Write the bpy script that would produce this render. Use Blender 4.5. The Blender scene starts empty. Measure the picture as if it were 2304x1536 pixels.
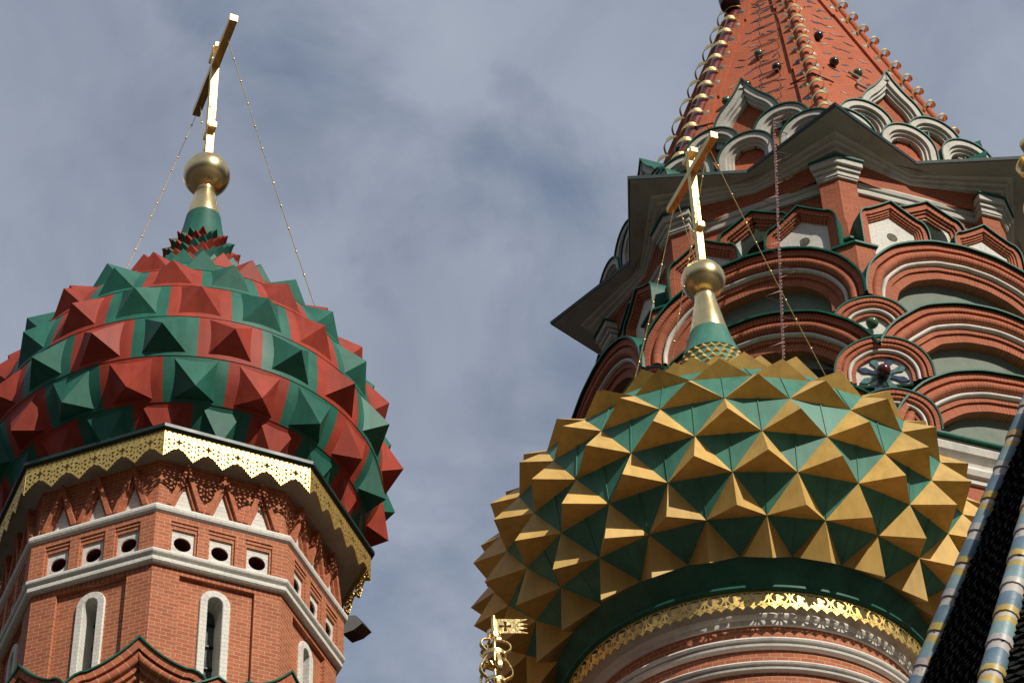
import bpy, math, random
from math import sin, cos, pi, radians as rad, sqrt, atan2, hypot
from mathutils import Vector, Matrix, noise as mnoise
random.seed(7)
scene = bpy.context.scene
COL = scene.collection

# ------------------------------------------------------------------ camera
F_PX, PITCH, ROLL = 6047.0, rad(43.53), rad(-2.185)
cam_d = bpy.data.cameras.new("camera")
cam = bpy.data.objects.new("camera", cam_d)
COL.objects.link(cam)
cam_d.sensor_width = 36.0
cam_d.lens = 36.0 * F_PX / 2304.0
cam_d.clip_end = 6000.0
CAM = Vector((0, 0, 1.7))
_f = Vector((0, cos(PITCH), sin(PITCH))); _u = Vector((0, -sin(PITCH), cos(PITCH))); _r = Vector((1, 0, 0))
RT = _r * cos(ROLL) + _u * sin(ROLL); UPV = -_r * sin(ROLL) + _u * cos(ROLL)
cam.matrix_world = Matrix(((RT.x, UPV.x, -_f.x, CAM.x), (RT.y, UPV.y, -_f.y, CAM.y), (RT.z, UPV.z, -_f.z, CAM.z), (0, 0, 0, 1)))
scene.camera = cam

# ------------------------------------------------------------------ light
SUN_AZ, SUN_EL = rad(-51.0), rad(40.0)
sdir = Vector((cos(SUN_EL) * cos(SUN_AZ), cos(SUN_EL) * sin(SUN_AZ), sin(SUN_EL)))
sun_d = bpy.data.lights.new("sun", 'SUN'); sun_d.energy = 4.35; sun_d.angle = rad(0.55); sun_d.color = (1.0, 0.93, 0.82)
sun = bpy.data.objects.new("sun", sun_d); COL.objects.link(sun)
sun.rotation_euler = sdir.to_track_quat('Z', 'Y').to_euler()
sun.location = (30, -40, 60)
scene.view_settings.view_transform = 'Standard'
scene.view_settings.look = 'None'
scene.view_settings.exposure = 0.0
scene.view_settings.gamma = 1.0

world = bpy.data.worlds.new("World"); scene.world = world; world.use_nodes = True
nt = world.node_tree; nt.nodes.clear()
def N(t, kind, **kw):
    n = t.nodes.new(kind)
    for k, v in kw.items(): setattr(n, k, v)
    return n
def ramp(t, stops, interp='LINEAR'):
    n = N(t, 'ShaderNodeValToRGB'); cr = n.color_ramp; cr.interpolation = interp
    while len(cr.elements) < len(stops): cr.elements.new(0.5)
    for e, (p, c) in zip(cr.elements, stops): e.position = p; e.color = (*c, 1) if len(c) == 3 else c
    return n
sky = N(nt, 'ShaderNodeTexSky', sky_type='NISHITA', sun_disc=False, sun_elevation=SUN_EL, sun_rotation=atan2(sdir.x, sdir.y))
sky.air_density = 1.0; sky.dust_density = 0.6; sky.ozone_density = 1.5
tc = N(nt, 'ShaderNodeTexCoord')
mp = N(nt, 'ShaderNodeMapping'); mp.inputs['Scale'].default_value = (1.0, 1.0, 1.35); mp.inputs['Rotation'].default_value = (0.2, 0.35, 0.5); mp.inputs['Location'].default_value = (3.15, 0.42, 1.7)
nt.links.new(tc.outputs['Generated'], mp.inputs[0])
nz = N(nt, 'ShaderNodeTexNoise'); nz.inputs['Scale'].default_value = 5.2; nz.inputs['Detail'].default_value = 7; nz.inputs['Roughness'].default_value = 0.52; nz.inputs['Distortion'].default_value = 0.35
nt.links.new(mp.outputs[0], nz.inputs['Vector'])
nz2 = N(nt, 'ShaderNodeTexNoise'); nz2.inputs['Scale'].default_value = 3.1; nz2.inputs['Detail'].default_value = 4
nt.links.new(mp.outputs[0], nz2.inputs['Vector'])
cover = ramp(nt, [(0.27, (0.30, 0.30, 0.30)), (0.44, (0.97, 0.97, 0.97))])
nt.links.new(nz.outputs['Fac'], cover.inputs[0])
ccol = ramp(nt, [(0.36, (2.62, 2.96, 3.72)), (0.64, (3.65, 4.10, 4.90))])
nt.links.new(nz2.outputs['Fac'], ccol.inputs[0])
mx = N(nt, 'ShaderNodeMix', data_type='RGBA')
nt.links.new(cover.outputs[0], mx.inputs['Factor']); nt.links.new(sky.outputs[0], mx.inputs['A']); nt.links.new(ccol.outputs[0], mx.inputs['B'])
bg = N(nt, 'ShaderNodeBackground'); bg.inputs['Strength'].default_value = 0.11
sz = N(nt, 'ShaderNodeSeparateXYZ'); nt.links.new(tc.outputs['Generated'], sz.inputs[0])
nz3 = N(nt, 'ShaderNodeTexNoise'); nz3.inputs['Scale'].default_value = 13.0; nz3.inputs['Detail'].default_value = 8; nz3.inputs['Roughness'].default_value = 0.58; nz3.inputs['Distortion'].default_value = 0.5
nt.links.new(mp.outputs[0], nz3.inputs['Vector'])
fine = ramp(nt, [(0.30, (0.86, 0.88, 0.91)), (0.62, (1.08, 1.075, 1.06))]); nt.links.new(nz3.outputs['Fac'], fine.inputs[0])
fm_ = N(nt, 'ShaderNodeMix', data_type='RGBA', blend_type='MULTIPLY'); fm_.inputs['Factor'].default_value = 1.0
nt.links.new(ccol.outputs[0], fm_.inputs['A']); nt.links.new(fine.outputs[0], fm_.inputs['B']); nt.links.new(fm_.outputs['Result'], mx.inputs['B'])
cadd = N(nt, 'ShaderNodeMath', operation='MULTIPLY_ADD'); cadd.inputs[1].default_value = 0.22; cadd.inputs[2].default_value = -0.11; nt.links.new(nz3.outputs['Fac'], cadd.inputs[0])
csum = N(nt, 'ShaderNodeMath', operation='ADD'); nt.links.new(nz.outputs['Fac'], csum.inputs[0]); nt.links.new(cadd.outputs[0], csum.inputs[1]); nt.links.new(csum.outputs[0], cover.inputs[0])
hz = ramp(nt, [(0.0, (0.06, 0.056, 0.052)), (0.30, (0.17, 0.17, 0.17)), (0.50, (0.78, 0.78, 0.78)), (0.57, (1, 1, 1))]); nt.links.new(sz.outputs['Z'], hz.inputs[0])  # unseen low sky darkened to cut fill light on shaded facets
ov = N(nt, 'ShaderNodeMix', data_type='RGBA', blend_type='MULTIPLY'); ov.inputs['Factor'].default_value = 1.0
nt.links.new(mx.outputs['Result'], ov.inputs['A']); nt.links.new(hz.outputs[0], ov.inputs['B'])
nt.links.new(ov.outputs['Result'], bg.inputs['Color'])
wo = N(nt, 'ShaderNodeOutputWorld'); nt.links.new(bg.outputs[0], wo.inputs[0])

# ------------------------------------------------------------------ materials
def newmat(name):
    m = bpy.data.materials.new(name); m.use_nodes = True
    t = m.node_tree; b = t.nodes['Principled BSDF']
    return m, t, b
def mixc(t, fac, a, b, mode='MIX'):
    n = N(t, 'ShaderNodeMix', data_type='RGBA', blend_type=mode)
    for s, v in (('Factor', fac), ('A', a), ('B', b)):
        if hasattr(v, 'type'): t.links.new(v, n.inputs[s])
        elif s == 'Factor': n.inputs[s].default_value = v
        else: n.inputs[s].default_value = (*v, 1)
    return n.outputs['Result']
def noise(t, scale, detail=4, rough=0.55, coord='Object', vec=None):
    n = N(t, 'ShaderNodeTexNoise'); n.inputs['Scale'].default_value = scale; n.inputs['Detail'].default_value = detail; n.inputs['Roughness'].default_value = rough
    if vec is None:
        c = N(t, 'ShaderNodeTexCoord'); vec = c.outputs[coord]
    t.links.new(vec, n.inputs['Vector'])
    return n.outputs['Fac']
def bump(t, b, h, strength, dist=0.01):
    n = N(t, 'ShaderNodeBump'); n.inputs['Strength'].default_value = strength; n.inputs['Distance'].default_value = dist
    t.links.new(h, n.inputs['Height']); t.links.new(n.outputs[0], b.inputs['Normal'])
def brick_mat(name, c1, c2, mortar, bw=0.135, rh=0.052, ms=0.0045, stain=0.5):
    m, t, b = newmat(name)
    uv = N(t, 'ShaderNodeUVMap')
    # slightly wavy courses
    wn = N(t, 'ShaderNodeTexNoise'); wn.inputs['Scale'].default_value = 2.2; wn.inputs['Detail'].default_value = 2
    t.links.new(uv.outputs[0], wn.inputs['Vector'])
    wv = N(t, 'ShaderNodeVectorMath', operation='MULTIPLY_ADD'); wv.inputs[1].default_value = (0.02, 0.02, 0); 
    t.links.new(wn.outputs['Color'], wv.inputs[0]); t.links.new(uv.outputs[0], wv.inputs[2])
    br = N(t, 'ShaderNodeTexBrick'); br.inputs['Scale'].default_value = 1.0
    br.inputs['Brick Width'].default_value = bw; br.inputs['Row Height'].default_value = rh
    br.inputs['Mortar Size'].default_value = ms; br.inputs['Mortar Smooth'].default_value = 0.15; br.inputs['Bias'].default_value = -0.1
    br.inputs['Color1'].default_value = (*c1, 1); br.inputs['Color2'].default_value = (*c2, 1); br.inputs['Mortar'].default_value = (*mortar, 1)
    t.links.new(wv.outputs[0], br.inputs['Vector'])
    big = noise(t, 1.7, 5); r1 = ramp(t, [(0.3, (0.74, 0.72, 0.70)), (0.66, (1.10, 1.10, 1.10))]); t.links.new(big, r1.inputs[0])
    c = mixc(t, stain, br.outputs['Color'], r1.outputs[0], 'MULTIPLY')
    fine = noise(t, 38, 3); r2 = ramp(t, [(0.28, (0.72, 0.70, 0.68)), (0.5, (1, 1, 1))]); t.links.new(fine, r2.inputs[0])
    c = mixc(t, 0.6, c, r2.outputs[0], 'MULTIPLY')
    t.links.new(c, b.inputs['Base Color']); b.inputs['Roughness'].default_value = 0.85
    inv = N(t, 'ShaderNodeMath', operation='SUBTRACT'); inv.inputs[0].default_value = 1; t.links.new(br.outputs['Fac'], inv.inputs[1])
    ad = N(t, 'ShaderNodeMath', operation='MULTIPLY_ADD'); ad.inputs[1].default_value = 0.4; t.links.new(fine, ad.inputs[0]); t.links.new(inv.outputs[0], ad.inputs[2])
    bump(t, b, ad.outputs[0], 0.7, 0.008)
    return m
BR1, BR2, MOR = (0.48, 0.145, 0.066), (0.375, 0.10, 0.044), (0.60, 0.36, 0.20)
M_BRICK = brick_mat("red_brick", BR1, BR2, MOR)
M_BRICKC = brick_mat("orange_brick", (0.43, 0.112, 0.046), (0.36, 0.088, 0.037), (0.48, 0.24, 0.14), 0.16, 0.06, 0.004)
M_VOUS = brick_mat("arch_brick", (0.46, 0.118, 0.048), (0.34, 0.083, 0.034), (0.55, 0.30, 0.18), 3.0, 0.058, 0.005)
M_VOUSL = brick_mat("keel_brick", BR1, BR2, MOR, 3.0, 0.11, 0.005)
M_TENT = brick_mat("tent_brick", (0.52, 0.130, 0.048), (0.44, 0.104, 0.039), (0.28, 0.075, 0.035), 0.18, 0.058, 0.006, 0.45)
def plaster_mat(name, col, dirt=(0.30, 0.28, 0.25), amt=0.35, bricky=True):
    m, t, b = newmat(name)
    n1 = noise(t, 3.0, 6, 0.65); r1 = ramp(t, [(0.5, (0, 0, 0)), (0.78, (1, 1, 1))]); t.links.new(n1, r1.inputs[0])
    f = N(t, 'ShaderNodeMath', operation='MULTIPLY'); f.inputs[1].default_value = amt; t.links.new(r1.outputs[0], f.inputs[0])
    c = mixc(t, f.outputs[0], col, dirt)
    n2 = noise(t, 26, 4, 0.6); r2 = ramp(t, [(0.3, (0.82, 0.81, 0.79)), (0.55, (1, 1, 1))]); t.links.new(n2, r2.inputs[0])
    c = mixc(t, 0.7, c, r2.outputs[0], 'MULTIPLY')
    h = n2
    if bricky:
        uv = N(t, 'ShaderNodeUVMap'); br = N(t, 'ShaderNodeTexBrick'); br.inputs['Scale'].default_value = 1
        br.inputs['Brick Width'].default_value = 0.16; br.inputs['Row Height'].default_value = 0.055; br.inputs['Mortar Size'].default_value = 0.004
        t.links.new(uv.outputs[0], br.inputs['Vector'])
        r3 = ramp(t, [(0, (1, 1, 1)), (1, (0.80, 0.78, 0.74))]); t.links.new(br.outputs['Fac'], r3.inputs[0])
        c = mixc(t, 0.8, c, r3.outputs[0], 'MULTIPLY')
        ad = N(t, 'ShaderNodeMath', operation='SUBTRACT'); t.links.new(n2, ad.inputs[0]); t.links.new(br.outputs['Fac'], ad.inputs[1]); h = ad.outputs[0]
    t.links.new(c, b.inputs['Base Color']); b.inputs['Roughness'].default_value = 0.9
    bump(t, b, h, 0.6, 0.008)
    return m
M_WHITE = plaster_mat("white_plaster", (0.76, 0.735, 0.665))
M_WHITES = plaster_mat("smooth_white_plaster", (0.72, 0.69, 0.625), amt=0.6, bricky=False)
M_TONED = plaster_mat("shade_toned_white_plaster", (0.60, 0.575, 0.51), (0.25, 0.23, 0.20), 0.6, False)  # white darkened to put eave shade into the colour, plus random stains; gables reuse it
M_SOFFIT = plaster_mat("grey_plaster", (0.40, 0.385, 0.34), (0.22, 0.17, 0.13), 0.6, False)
M_TYMP = plaster_mat("dull_green_plaster", (0.22, 0.25, 0.205), (0.13, 0.145, 0.12), 0.6, False)
def paint_mat(name, col, rough=0.42, var=0.25, scale=2.5, spec=0.5):
    m, t, b = newmat(name)
    n1 = noise(t, scale, 5, 0.6); r1 = ramp(t, [(0.3, (1 - var, 1 - var, 1 - var)), (0.7, (1.05, 1.05, 1.05))]); t.links.new(n1, r1.inputs[0])
    c = mixc(t, 1.0, col, r1.outputs[0], 'MULTIPLY')
    n2 = noise(t, 45, 3, 0.6)
    r2 = ramp(t, [(0.27, (0.6, 0.58, 0.55)), (0.36, (1, 1, 1))]); t.links.new(n2, r2.inputs[0])
    c = mixc(t, 0.5, c, r2.outputs[0], 'MULTIPLY')
    st = N(t, 'ShaderNodeMapping'); st.inputs['Scale'].default_value = (9, 9, 0.9); c0 = N(t, 'ShaderNodeTexCoord'); t.links.new(c0.outputs['Object'], st.inputs[0])
    n5 = noise(t, 1.0, 4, 0.6, vec=st.outputs[0]); r5 = ramp(t, [(0.35, (0.80, 0.80, 0.78)), (0.6, (1.04, 1.04, 1.04))]); t.links.new(n5, r5.inputs[0])
    c = mixc(t, 0.8, c, r5.outputs[0], 'MULTIPLY')
    oi = N(t, 'ShaderNodeObjectInfo'); r6 = ramp(t, [(0.0, (0.88, 0.89, 0.90)), (1.0, (1.06, 1.05, 1.03))]); t.links.new(oi.outputs['Random'], r6.inputs[0])
    c = mixc(t, 1.0, c, r6.outputs[0], 'MULTIPLY')
    t.links.new(c, b.inputs['Base Color'])
    rr = N(t, 'ShaderNodeMapRange'); rr.inputs['To Min'].default_value = rough - 0.08; rr.inputs['To Max'].default_value = rough + 0.12
    t.links.new(n1, rr.inputs['Value']); t.links.new(rr.outputs[0], b.inputs['Roughness'])
    b.inputs['Specular IOR Level'].default_value = spec
    n3 = noise(t, 6, 2); bump(t, b, n3, 0.12, 0.02)
    return m
M_GREEN = paint_mat("green_dome_paint", (0.022, 0.150, 0.104), 0.5, spec=0.3)
M_RED = paint_mat("red_dome_paint", (0.37, 0.054, 0.031), 0.55, spec=0.18)
M_GREEN2 = paint_mat("teal_dome_paint", (0.075, 0.26, 0.19), 0.5, spec=0.3)
M_YEL = paint_mat("ochre_dome_paint", (0.66, 0.42, 0.12), 0.55, 0.15, spec=0.3)
M_TRIM = paint_mat("green_roof_paint", (0.015, 0.13, 0.09), 0.5, spec=0.25)
M_TRIML = paint_mat("light_green_roof_paint", (0.06, 0.33, 0.24), 0.45)
M_DKTRIM = paint_mat("dark_green_eave_paint", (0.006, 0.035, 0.027), 0.45)
M_MAROON = paint_mat("maroon_paint", (0.10, 0.012, 0.010), 0.6)
M_RIBRED = paint_mat("dark_red_rib_paint", (0.16, 0.025, 0.018), 0.28)
M_BLACK = paint_mat("black_metal", (0.012, 0.012, 0.012), 0.5)
M_PINK = paint_mat("pinkish_cable", (0.42, 0.24, 0.22), 0.6)
M_GREYM = paint_mat("grey_metal", (0.16, 0.16, 0.16), 0.45)
def gold_mat(name, col, rough, b_s=0.25, b_sc=9):
    m, t, b = newmat(name)
    b.inputs['Metallic'].default_value = 1.0
    n1 = noise(t, 7, 4); r1 = ramp(t, [(0.3, tuple(x * 0.82 for x in col)), (0.7, col)]); t.links.new(n1, r1.inputs[0])
    t.links.new(r1.outputs[0], b.inputs['Base Color']); b.inputs['Roughness'].default_value = rough
    n2 = noise(t, b_sc, 3); bump(t, b, n2, b_s, 0.02)
    return m
M_GOLD = gold_mat("gilded_metal", (0.93, 0.70, 0.30), 0.34, 0.5, 14)
M_GOLDP = gold_mat("pale_gilded_metal", (0.88, 0.69, 0.34), 0.25, 0.08)
M_GOLDF = gold_mat("gilded_sheet", (0.90, 0.66, 0.22), 0.52, 0.7, 5)
M_GOLDX = gold_mat("hammered_gilding", (0.92, 0.69, 0.30), 0.47, 0.9, 16)
M_GOLDD = gold_mat("aged_gilded_metal", (0.66, 0.46, 0.17), 0.34)
def glass_mat():
    m, t, b = newmat("dark_window_glass")
    b.inputs['Roughness'].default_value = 0.65; b.inputs['Specular IOR Level'].default_value = 0.15
    c = N(t, 'ShaderNodeTexCoord'); ck = N(t, 'ShaderNodeTexBrick'); ck.offset = 0
    uv = N(t, 'ShaderNodeUVMap'); ck.inputs['Scale'].default_value = 1; ck.inputs['Brick Width'].default_value = 0.016; ck.inputs['Row Height'].default_value = 0.016; ck.inputs['Mortar Size'].default_value = 0.003
    ck.inputs['Color1'].default_value = (0.26, 0.29, 0.31, 1); ck.inputs['Color2'].default_value = (0.18, 0.20, 0.22, 1); ck.inputs['Mortar'].default_value = (0.01, 0.01, 0.01, 1)
    t.links.new(uv.outputs[0], ck.inputs['Vector']); t.links.new(ck.outputs['Color'], b.inputs['Base Color'])
    return m
M_GLASS = glass_mat()
def dark_glass():
    m, t, b = newmat("black_window_opening"); b.inputs['Base Color'].default_value = (0.012, 0.012, 0.013, 1); b.inputs['Roughness'].default_value = 0.3
    return m
M_DGLASS = dark_glass()
def glaze(name, col):
    return paint_mat(name, col, 0.16, 0.5, 14)
M_GB1, M_GB2, M_GB3 = glaze("green_glaze", (0.13, 0.19, 0.12)), glaze("dark_glaze", (0.05, 0.045, 0.04)), glaze("maroon_glaze", (0.13, 0.022, 0.017))
M_GB4, M_GB5, M_GB6 = glaze("blue_glaze", (0.06, 0.09, 0.15)), glaze("teal_glaze", (0.13, 0.26, 0.24)), glaze("cream_glaze", (0.46, 0.42, 0.32))

# ------------------------------------------------------------------ mesh helpers
class MB:
    def __init__(s): s.v = []; s.f = []; s.uv = []; s.mi = []
    def face(s, pts, uv=None, mi=0):
        i = len(s.v); s.v += [tuple(p) for p in pts]; s.f.append(list(range(i, i + len(pts)))); s.uv.append(uv); s.mi.append(mi)
    def box(s, x0, x1, y0, y1, z0, z1, mi=0):
        P = lambda a, b, c: ((x0, x1)[a], (y0, y1)[b], (z0, z1)[c])
        for q in ((P(0,0,0),P(0,0,1),P(0,1,1),P(0,1,0)), (P(1,0,0),P(1,1,0),P(1,1,1),P(1,0,1)), (P(0,0,0),P(1,0,0),P(1,0,1),P(0,0,1)),
                  (P(0,1,0),P(0,1,1),P(1,1,1),P(1,1,0)), (P(0,0,0),P(0,1,0),P(1,1,0),P(1,0,0)), (P(0,0,1),P(1,0,1),P(1,1,1),P(0,1,1))): s.face(q, None, mi)
    def prism(s, poly, o0, o1, mi=0, back=False):      # poly in (t,z), face frame (o,t,z)
        n = len(poly)
        s.face([(o1, t, z) for t, z in poly], None, mi)
        if back: s.face([(o0, t, z) for t, z in reversed(poly)], None, mi)
        for i in range(n):
            a, b = poly[i], poly[(i + 1) % n]
            s.face([(o1, *a), (o0, *a), (o0, *b), (o1, *b)], None, mi)
    def extr_plan(s, plan, z0, z1, mi=0):              # plan in (x,y), vertical walls and caps
        n = len(plan)
        s.face([(x, y, z1) for x, y in plan], None, mi); s.face([(x, y, z0) for x, y in reversed(plan)], None, mi)
        for i in range(n):
            a, b = plan[i], plan[(i + 1) % n]
            s.face([(*a, z0), (*b, z0), (*b, z1), (*a, z1)], None, mi)
    def loft(s, rings, closed=True, mi=0):             # list of equally long point rings, bottom to top
        for k in range(len(rings) - 1):
            A, B = rings[k], rings[k + 1]; n = len(A)
            for i in range(n if closed else n - 1):
                j = (i + 1) % n; s.face([A[i], A[j], B[j], B[i]], None, mi)
    def revolve(s, prof, n, phase=0.0, apothem=False, a0=0, a1=2 * pi, mi=0):
        k = 1 / cos(pi / n) if apothem else 1.0
        full = abs(a1 - a0 - 2 * pi) < 1e-6; L = 0
        for (r0, z0), (r1, z1) in zip(prof, prof[1:]):
            d = hypot(r1 - r0, z1 - z0); rm = max(r0, r1) * k
            for i in range(n):
                A = phase + a0 + (a1 - a0) * i / n; B = phase + a0 + (a1 - a0) * (i + 1) / n
                u0, u1 = (A * rm, B * rm)
                if abs(z1 - z0) > 0.6 * d: v0, v1 = z0, z1
                else: v0, v1 = L, L + d
                s.face([(r0*k*cos(A), r0*k*sin(A), z0), (r0*k*cos(B), r0*k*sin(B), z0), (r1*k*cos(B), r1*k*sin(B), z1), (r1*k*cos(A), r1*k*sin(A), z1)],
                       [(u0, v0), (u1, v0), (u1, v1), (u0, v1)], mi)
            L += d
    def sphere(s, c, r, nu=24, nv=14, sq=1.0):
        for i in range(nv):
            a, b = -pi / 2 + pi * i / nv, -pi / 2 + pi * (i + 1) / nv
            for j in range(nu):
                p, q = 2 * pi * j / nu, 2 * pi * (j + 1) / nu
                P = lambda t, f: (c[0] + r * cos(t) * cos(f), c[1] + r * cos(t) * sin(f), c[2] + r * sq * sin(t))
                pts = [P(a, p), P(a, q), P(b, q), P(b, p)]
                if i == 0: pts = [pts[0], pts[2], pts[3]]
                if i == nv - 1: pts = [pts[0], pts[1], pts[2]]
                s.face(pts)
    def tube(s, path, r, n=8, caps=True, mi=0):
        path = [Vector(p) for p in path]; rings = []
        for i, p in enumerate(path):
            d = (path[min(i + 1, len(path) - 1)] - path[max(i - 1, 0)]).normalized()
            a = d.cross(Vector((0.31, 0.17, 0.93)) if abs(d.z) < 0.9 else Vector((1, 0.2, 0.1))).normalized(); b = d.cross(a)
            rr = r[i] if isinstance(r, (list, tuple)) else r
            rings.append([p + (a * cos(2 * pi * k / n) + b * sin(2 * pi * k / n)) * rr for k in range(n)])
        s.loft(rings, True, mi)
        if caps: s.face(list(reversed(rings[0])), None, mi); s.face(rings[-1], None, mi)
    def ribbon(s, path, wdir, w, th, closed=False, wfun=None):   # flat band along path, width along wdir(i)
        path = [Vector(p) for p in path]; rings = []; n = len(path)
        for i, p in enumerate(path):
            if closed: d = (path[(i + 1) % n] - path[i - 1]).normalized()
            else: d = (path[min(i + 1, n - 1)] - path[max(i - 1, 0)]).normalized()
            wd = Vector(wdir(i) if callable(wdir) else wdir); wd = (wd - d * wd.dot(d)).normalized(); nn = d.cross(wd)
            ww = w * (wfun(i / (n - 1)) if wfun else 1)
            rings.append([p + wd * ww / 2 + nn * th / 2, p - wd * ww / 2 + nn * th / 2, p - wd * ww / 2 - nn * th / 2, p + wd * ww / 2 - nn * th / 2])
        if closed: rings.append(rings[0])
        s.loft(rings)
        if not closed: s.face(list(reversed(rings[0]))); s.face(rings[-1])
    def sweep(s, path, prof, D=0.0, mi=0, mid=None):
        """path (t,z) from lower left over the top to lower right; prof (n,o): n outward in the face plane, o out of the face"""
        n = len(path); nor = []
        for i in range(n):
            ns = []
            for a, b in ((i - 1, i), (i, i + 1)):
                if a >= 0 and b < n:
                    dt, dz = path[b][0] - path[a][0], path[b][1] - path[a][1]; l = hypot(dt, dz) or 1; ns.append((-dz / l, dt / l))
            x, y = sum(q[0] for q in ns), sum(q[1] for q in ns); l = hypot(x, y) or 1; x, y = x / l, y / l
            c = max(0.45, x * ns[0][0] + y * ns[0][1]); nor.append((x / c, y / c))
        L = [0]
        for i in range(1, n): L.append(L[-1] + hypot(path[i][0] - path[i-1][0], path[i][1] - path[i-1][1]))
        W = 0
        def P(i, q):
            t, z = path[i][0] + nor[i][0] * q[0], path[i][1] + nor[i][1] * q[0]
            if mid is not None and (path[i][0] - mid) * (t - mid) <= 0: t = mid      # inner layers stop at the centre line
            return (D + q[1], t, z)
        for q0, q1 in zip(prof, prof[1:]):
            d = hypot(q1[0] - q0[0], q1[1] - q0[1])
            for i in range(n - 1):
                s.face([P(i, q0), P(i, q1), P(i + 1, q1), P(i + 1, q0)], [(W + .31, L[i]), (W + d + .31, L[i]), (W + d + .31, L[i+1]), (W + .31, L[i+1])], mi)
            W += d
    def plate_hole(s, t0, t1, z0, z1, ct, cz, rt, rz, o1, depth, mi=0, mi2=1, n=32):
        E = []; S = []
        for k in range(n):
            a = 2 * pi * k / n + pi / 4; c, q = cos(a), sin(a)
            E.append((ct + rt * c, cz + rz * q))
            m = max(abs(c), abs(q)); x, y = c / m, q / m
            S.append((ct + (x * (t1 - ct) if x > 0 else -x * (t0 - ct)), cz + (y * (z1 - cz) if y > 0 else -y * (z0 - cz))))
        for k in range(n):
            j = (k + 1) % n
            s.face([(o1, *S[k]), (o1, *S[j]), (o1, *E[j]), (o1, *E[k])], None, mi)
            s.face([(o1, *E[k]), (o1, *E[j]), (o1 - 0.02, *E[j]), (o1 - 0.02, *E[k])], None, mi)
            s.face([(o1 - 0.02, *E[k]), (o1 - 0.02, *E[j]), (o1 - depth, *E[j]), (o1 - depth, *E[k])], None, mi2)
        s.face([(o1 - depth, *e) for e in E], None, mi2)
    def mesh(s, name, mats, smooth=None):
        me = bpy.data.meshes.new(name); me.from_pydata(s.v, [], s.f)
        if not isinstance(mats, (list, tuple)): mats = [mats]
        for m in mats: me.materials.append(m)
        uvl = me.uv_layers.new(name="UVMap")
        for p, uv, mi in zip(me.polygons, s.uv, s.mi):
            p.material_index = mi
            if uv is None:
                nx, ny, nz_ = p.normal
                h = hypot(nx, ny)
                for li in p.loop_indices:
                    x, y, z = me.vertices[me.loops[li].vertex_index].co
                    uvl.data[li].uv = (x, y) if h < 0.35 else ((-ny * x + nx * y) / h, z)
            else:
                for li, q in zip(p.loop_indices, uv): uvl.data[li].uv = q
        # weld so that shading and shape are continuous
        import bmesh
        bm = bmesh.new(); bm.from_mesh(me); bmesh.ops.remove_doubles(bm, verts=bm.verts, dist=0.0004); bm.to_mesh(me); bm.free()
        if smooth is not None:
            for p in me.polygons: p.use_smooth = True
            me.set_sharp_from_angle(angle=rad(smooth))
        return me
    def build(s, name, mats, parent=None, smooth=None, az=0.0):
        return put(name, s.mesh(name, mats, smooth), parent, az)
def put(name, me, parent=None, az=0.0):
    o = bpy.data.objects.new(name, me); COL.objects.link(o)
    if parent is not None: o.parent = parent
    if az: o.rotation_euler.z = az
    return o
def thing(name, label, cat, loc=(0, 0, 0), group=None):
    o = bpy.data.objects.new(name, None); COL.objects.link(o); o.location = loc; o.empty_display_size = 0.3
    o['label'] = label; o['category'] = cat
    if group: o['group'] = group
    return o
def dup(o, parent, az=None, loc=None):
    c = o.copy(); COL.objects.link(c); c.parent = parent
    if az is not None: c.rotation_euler.z = az
    if loc is not None: c.location = loc
    for ch in list(o.children): dup(ch, c)
    return c
def ell(a, b, zs, leg, n=28, t0=0.0, legs=True):       # round arch path
    p = [(t0 - a, zs - leg)] if legs else []
    p += [(t0 - a * cos(pi * i / n), zs + b * sin(pi * i / n)) for i in range(n + 1)]
    if legs: p.append((t0 + a, zs - leg))
    return p
def keel(a, zs, zsh, zap, leg, t0=0.0, flare=0.5, n=8, sh=0.60):  # pointed (ogee) arch path
    """vertical sides to zs, a rounded shoulder to zsh, then a concave sweep to the apex"""
    left = [(-a, zs - leg), (-a, zs)]
    xs = a * sh
    for i in range(1, n + 1):
        q = pi / 2 * i / n; left.append((-(xs + (a - xs) * cos(q)), zs + (zsh - zs) * sin(q)))
    for i in range(1, n + 1):
        u = i / n; left.append((-xs * (1 - u), zsh + (zap - zsh) * ((1 - flare) * u + flare * u ** 2.2)))
    return [(t0 + t, z) for t, z in left] + [(t0 - t, z) for t, z in reversed(left[:-1])]
def torus_prof(n0, n1, o, r=None, k=6):
    c = (n0 + n1) / 2; h = (n0 - n1) / 2; r = r or h
    return [(c + h * cos(pi * i / k), o + r * sin(pi * i / k)) for i in range(k + 1)]
def crom(pts, m):
    """Catmull-Rom through (z,r) pairs"""
    out = []
    for i in range(len(pts) - 1):
        p0 = pts[max(i - 1, 0)]; p1 = pts[i]; p2 = pts[i + 1]; p3 = pts[min(i + 2, len(pts) - 1)]
        for k in range(m):
            u = k / m
            out.append(tuple(0.5 * (2 * b + (c - a) * u + (2 * a - 5 * b + 4 * c - d) * u * u + (-a + 3 * b - 3 * c + d) * u ** 3) for a, b, c, d in zip(p0, p1, p2, p3)))
    out.append(pts[-1]); return out

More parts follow.
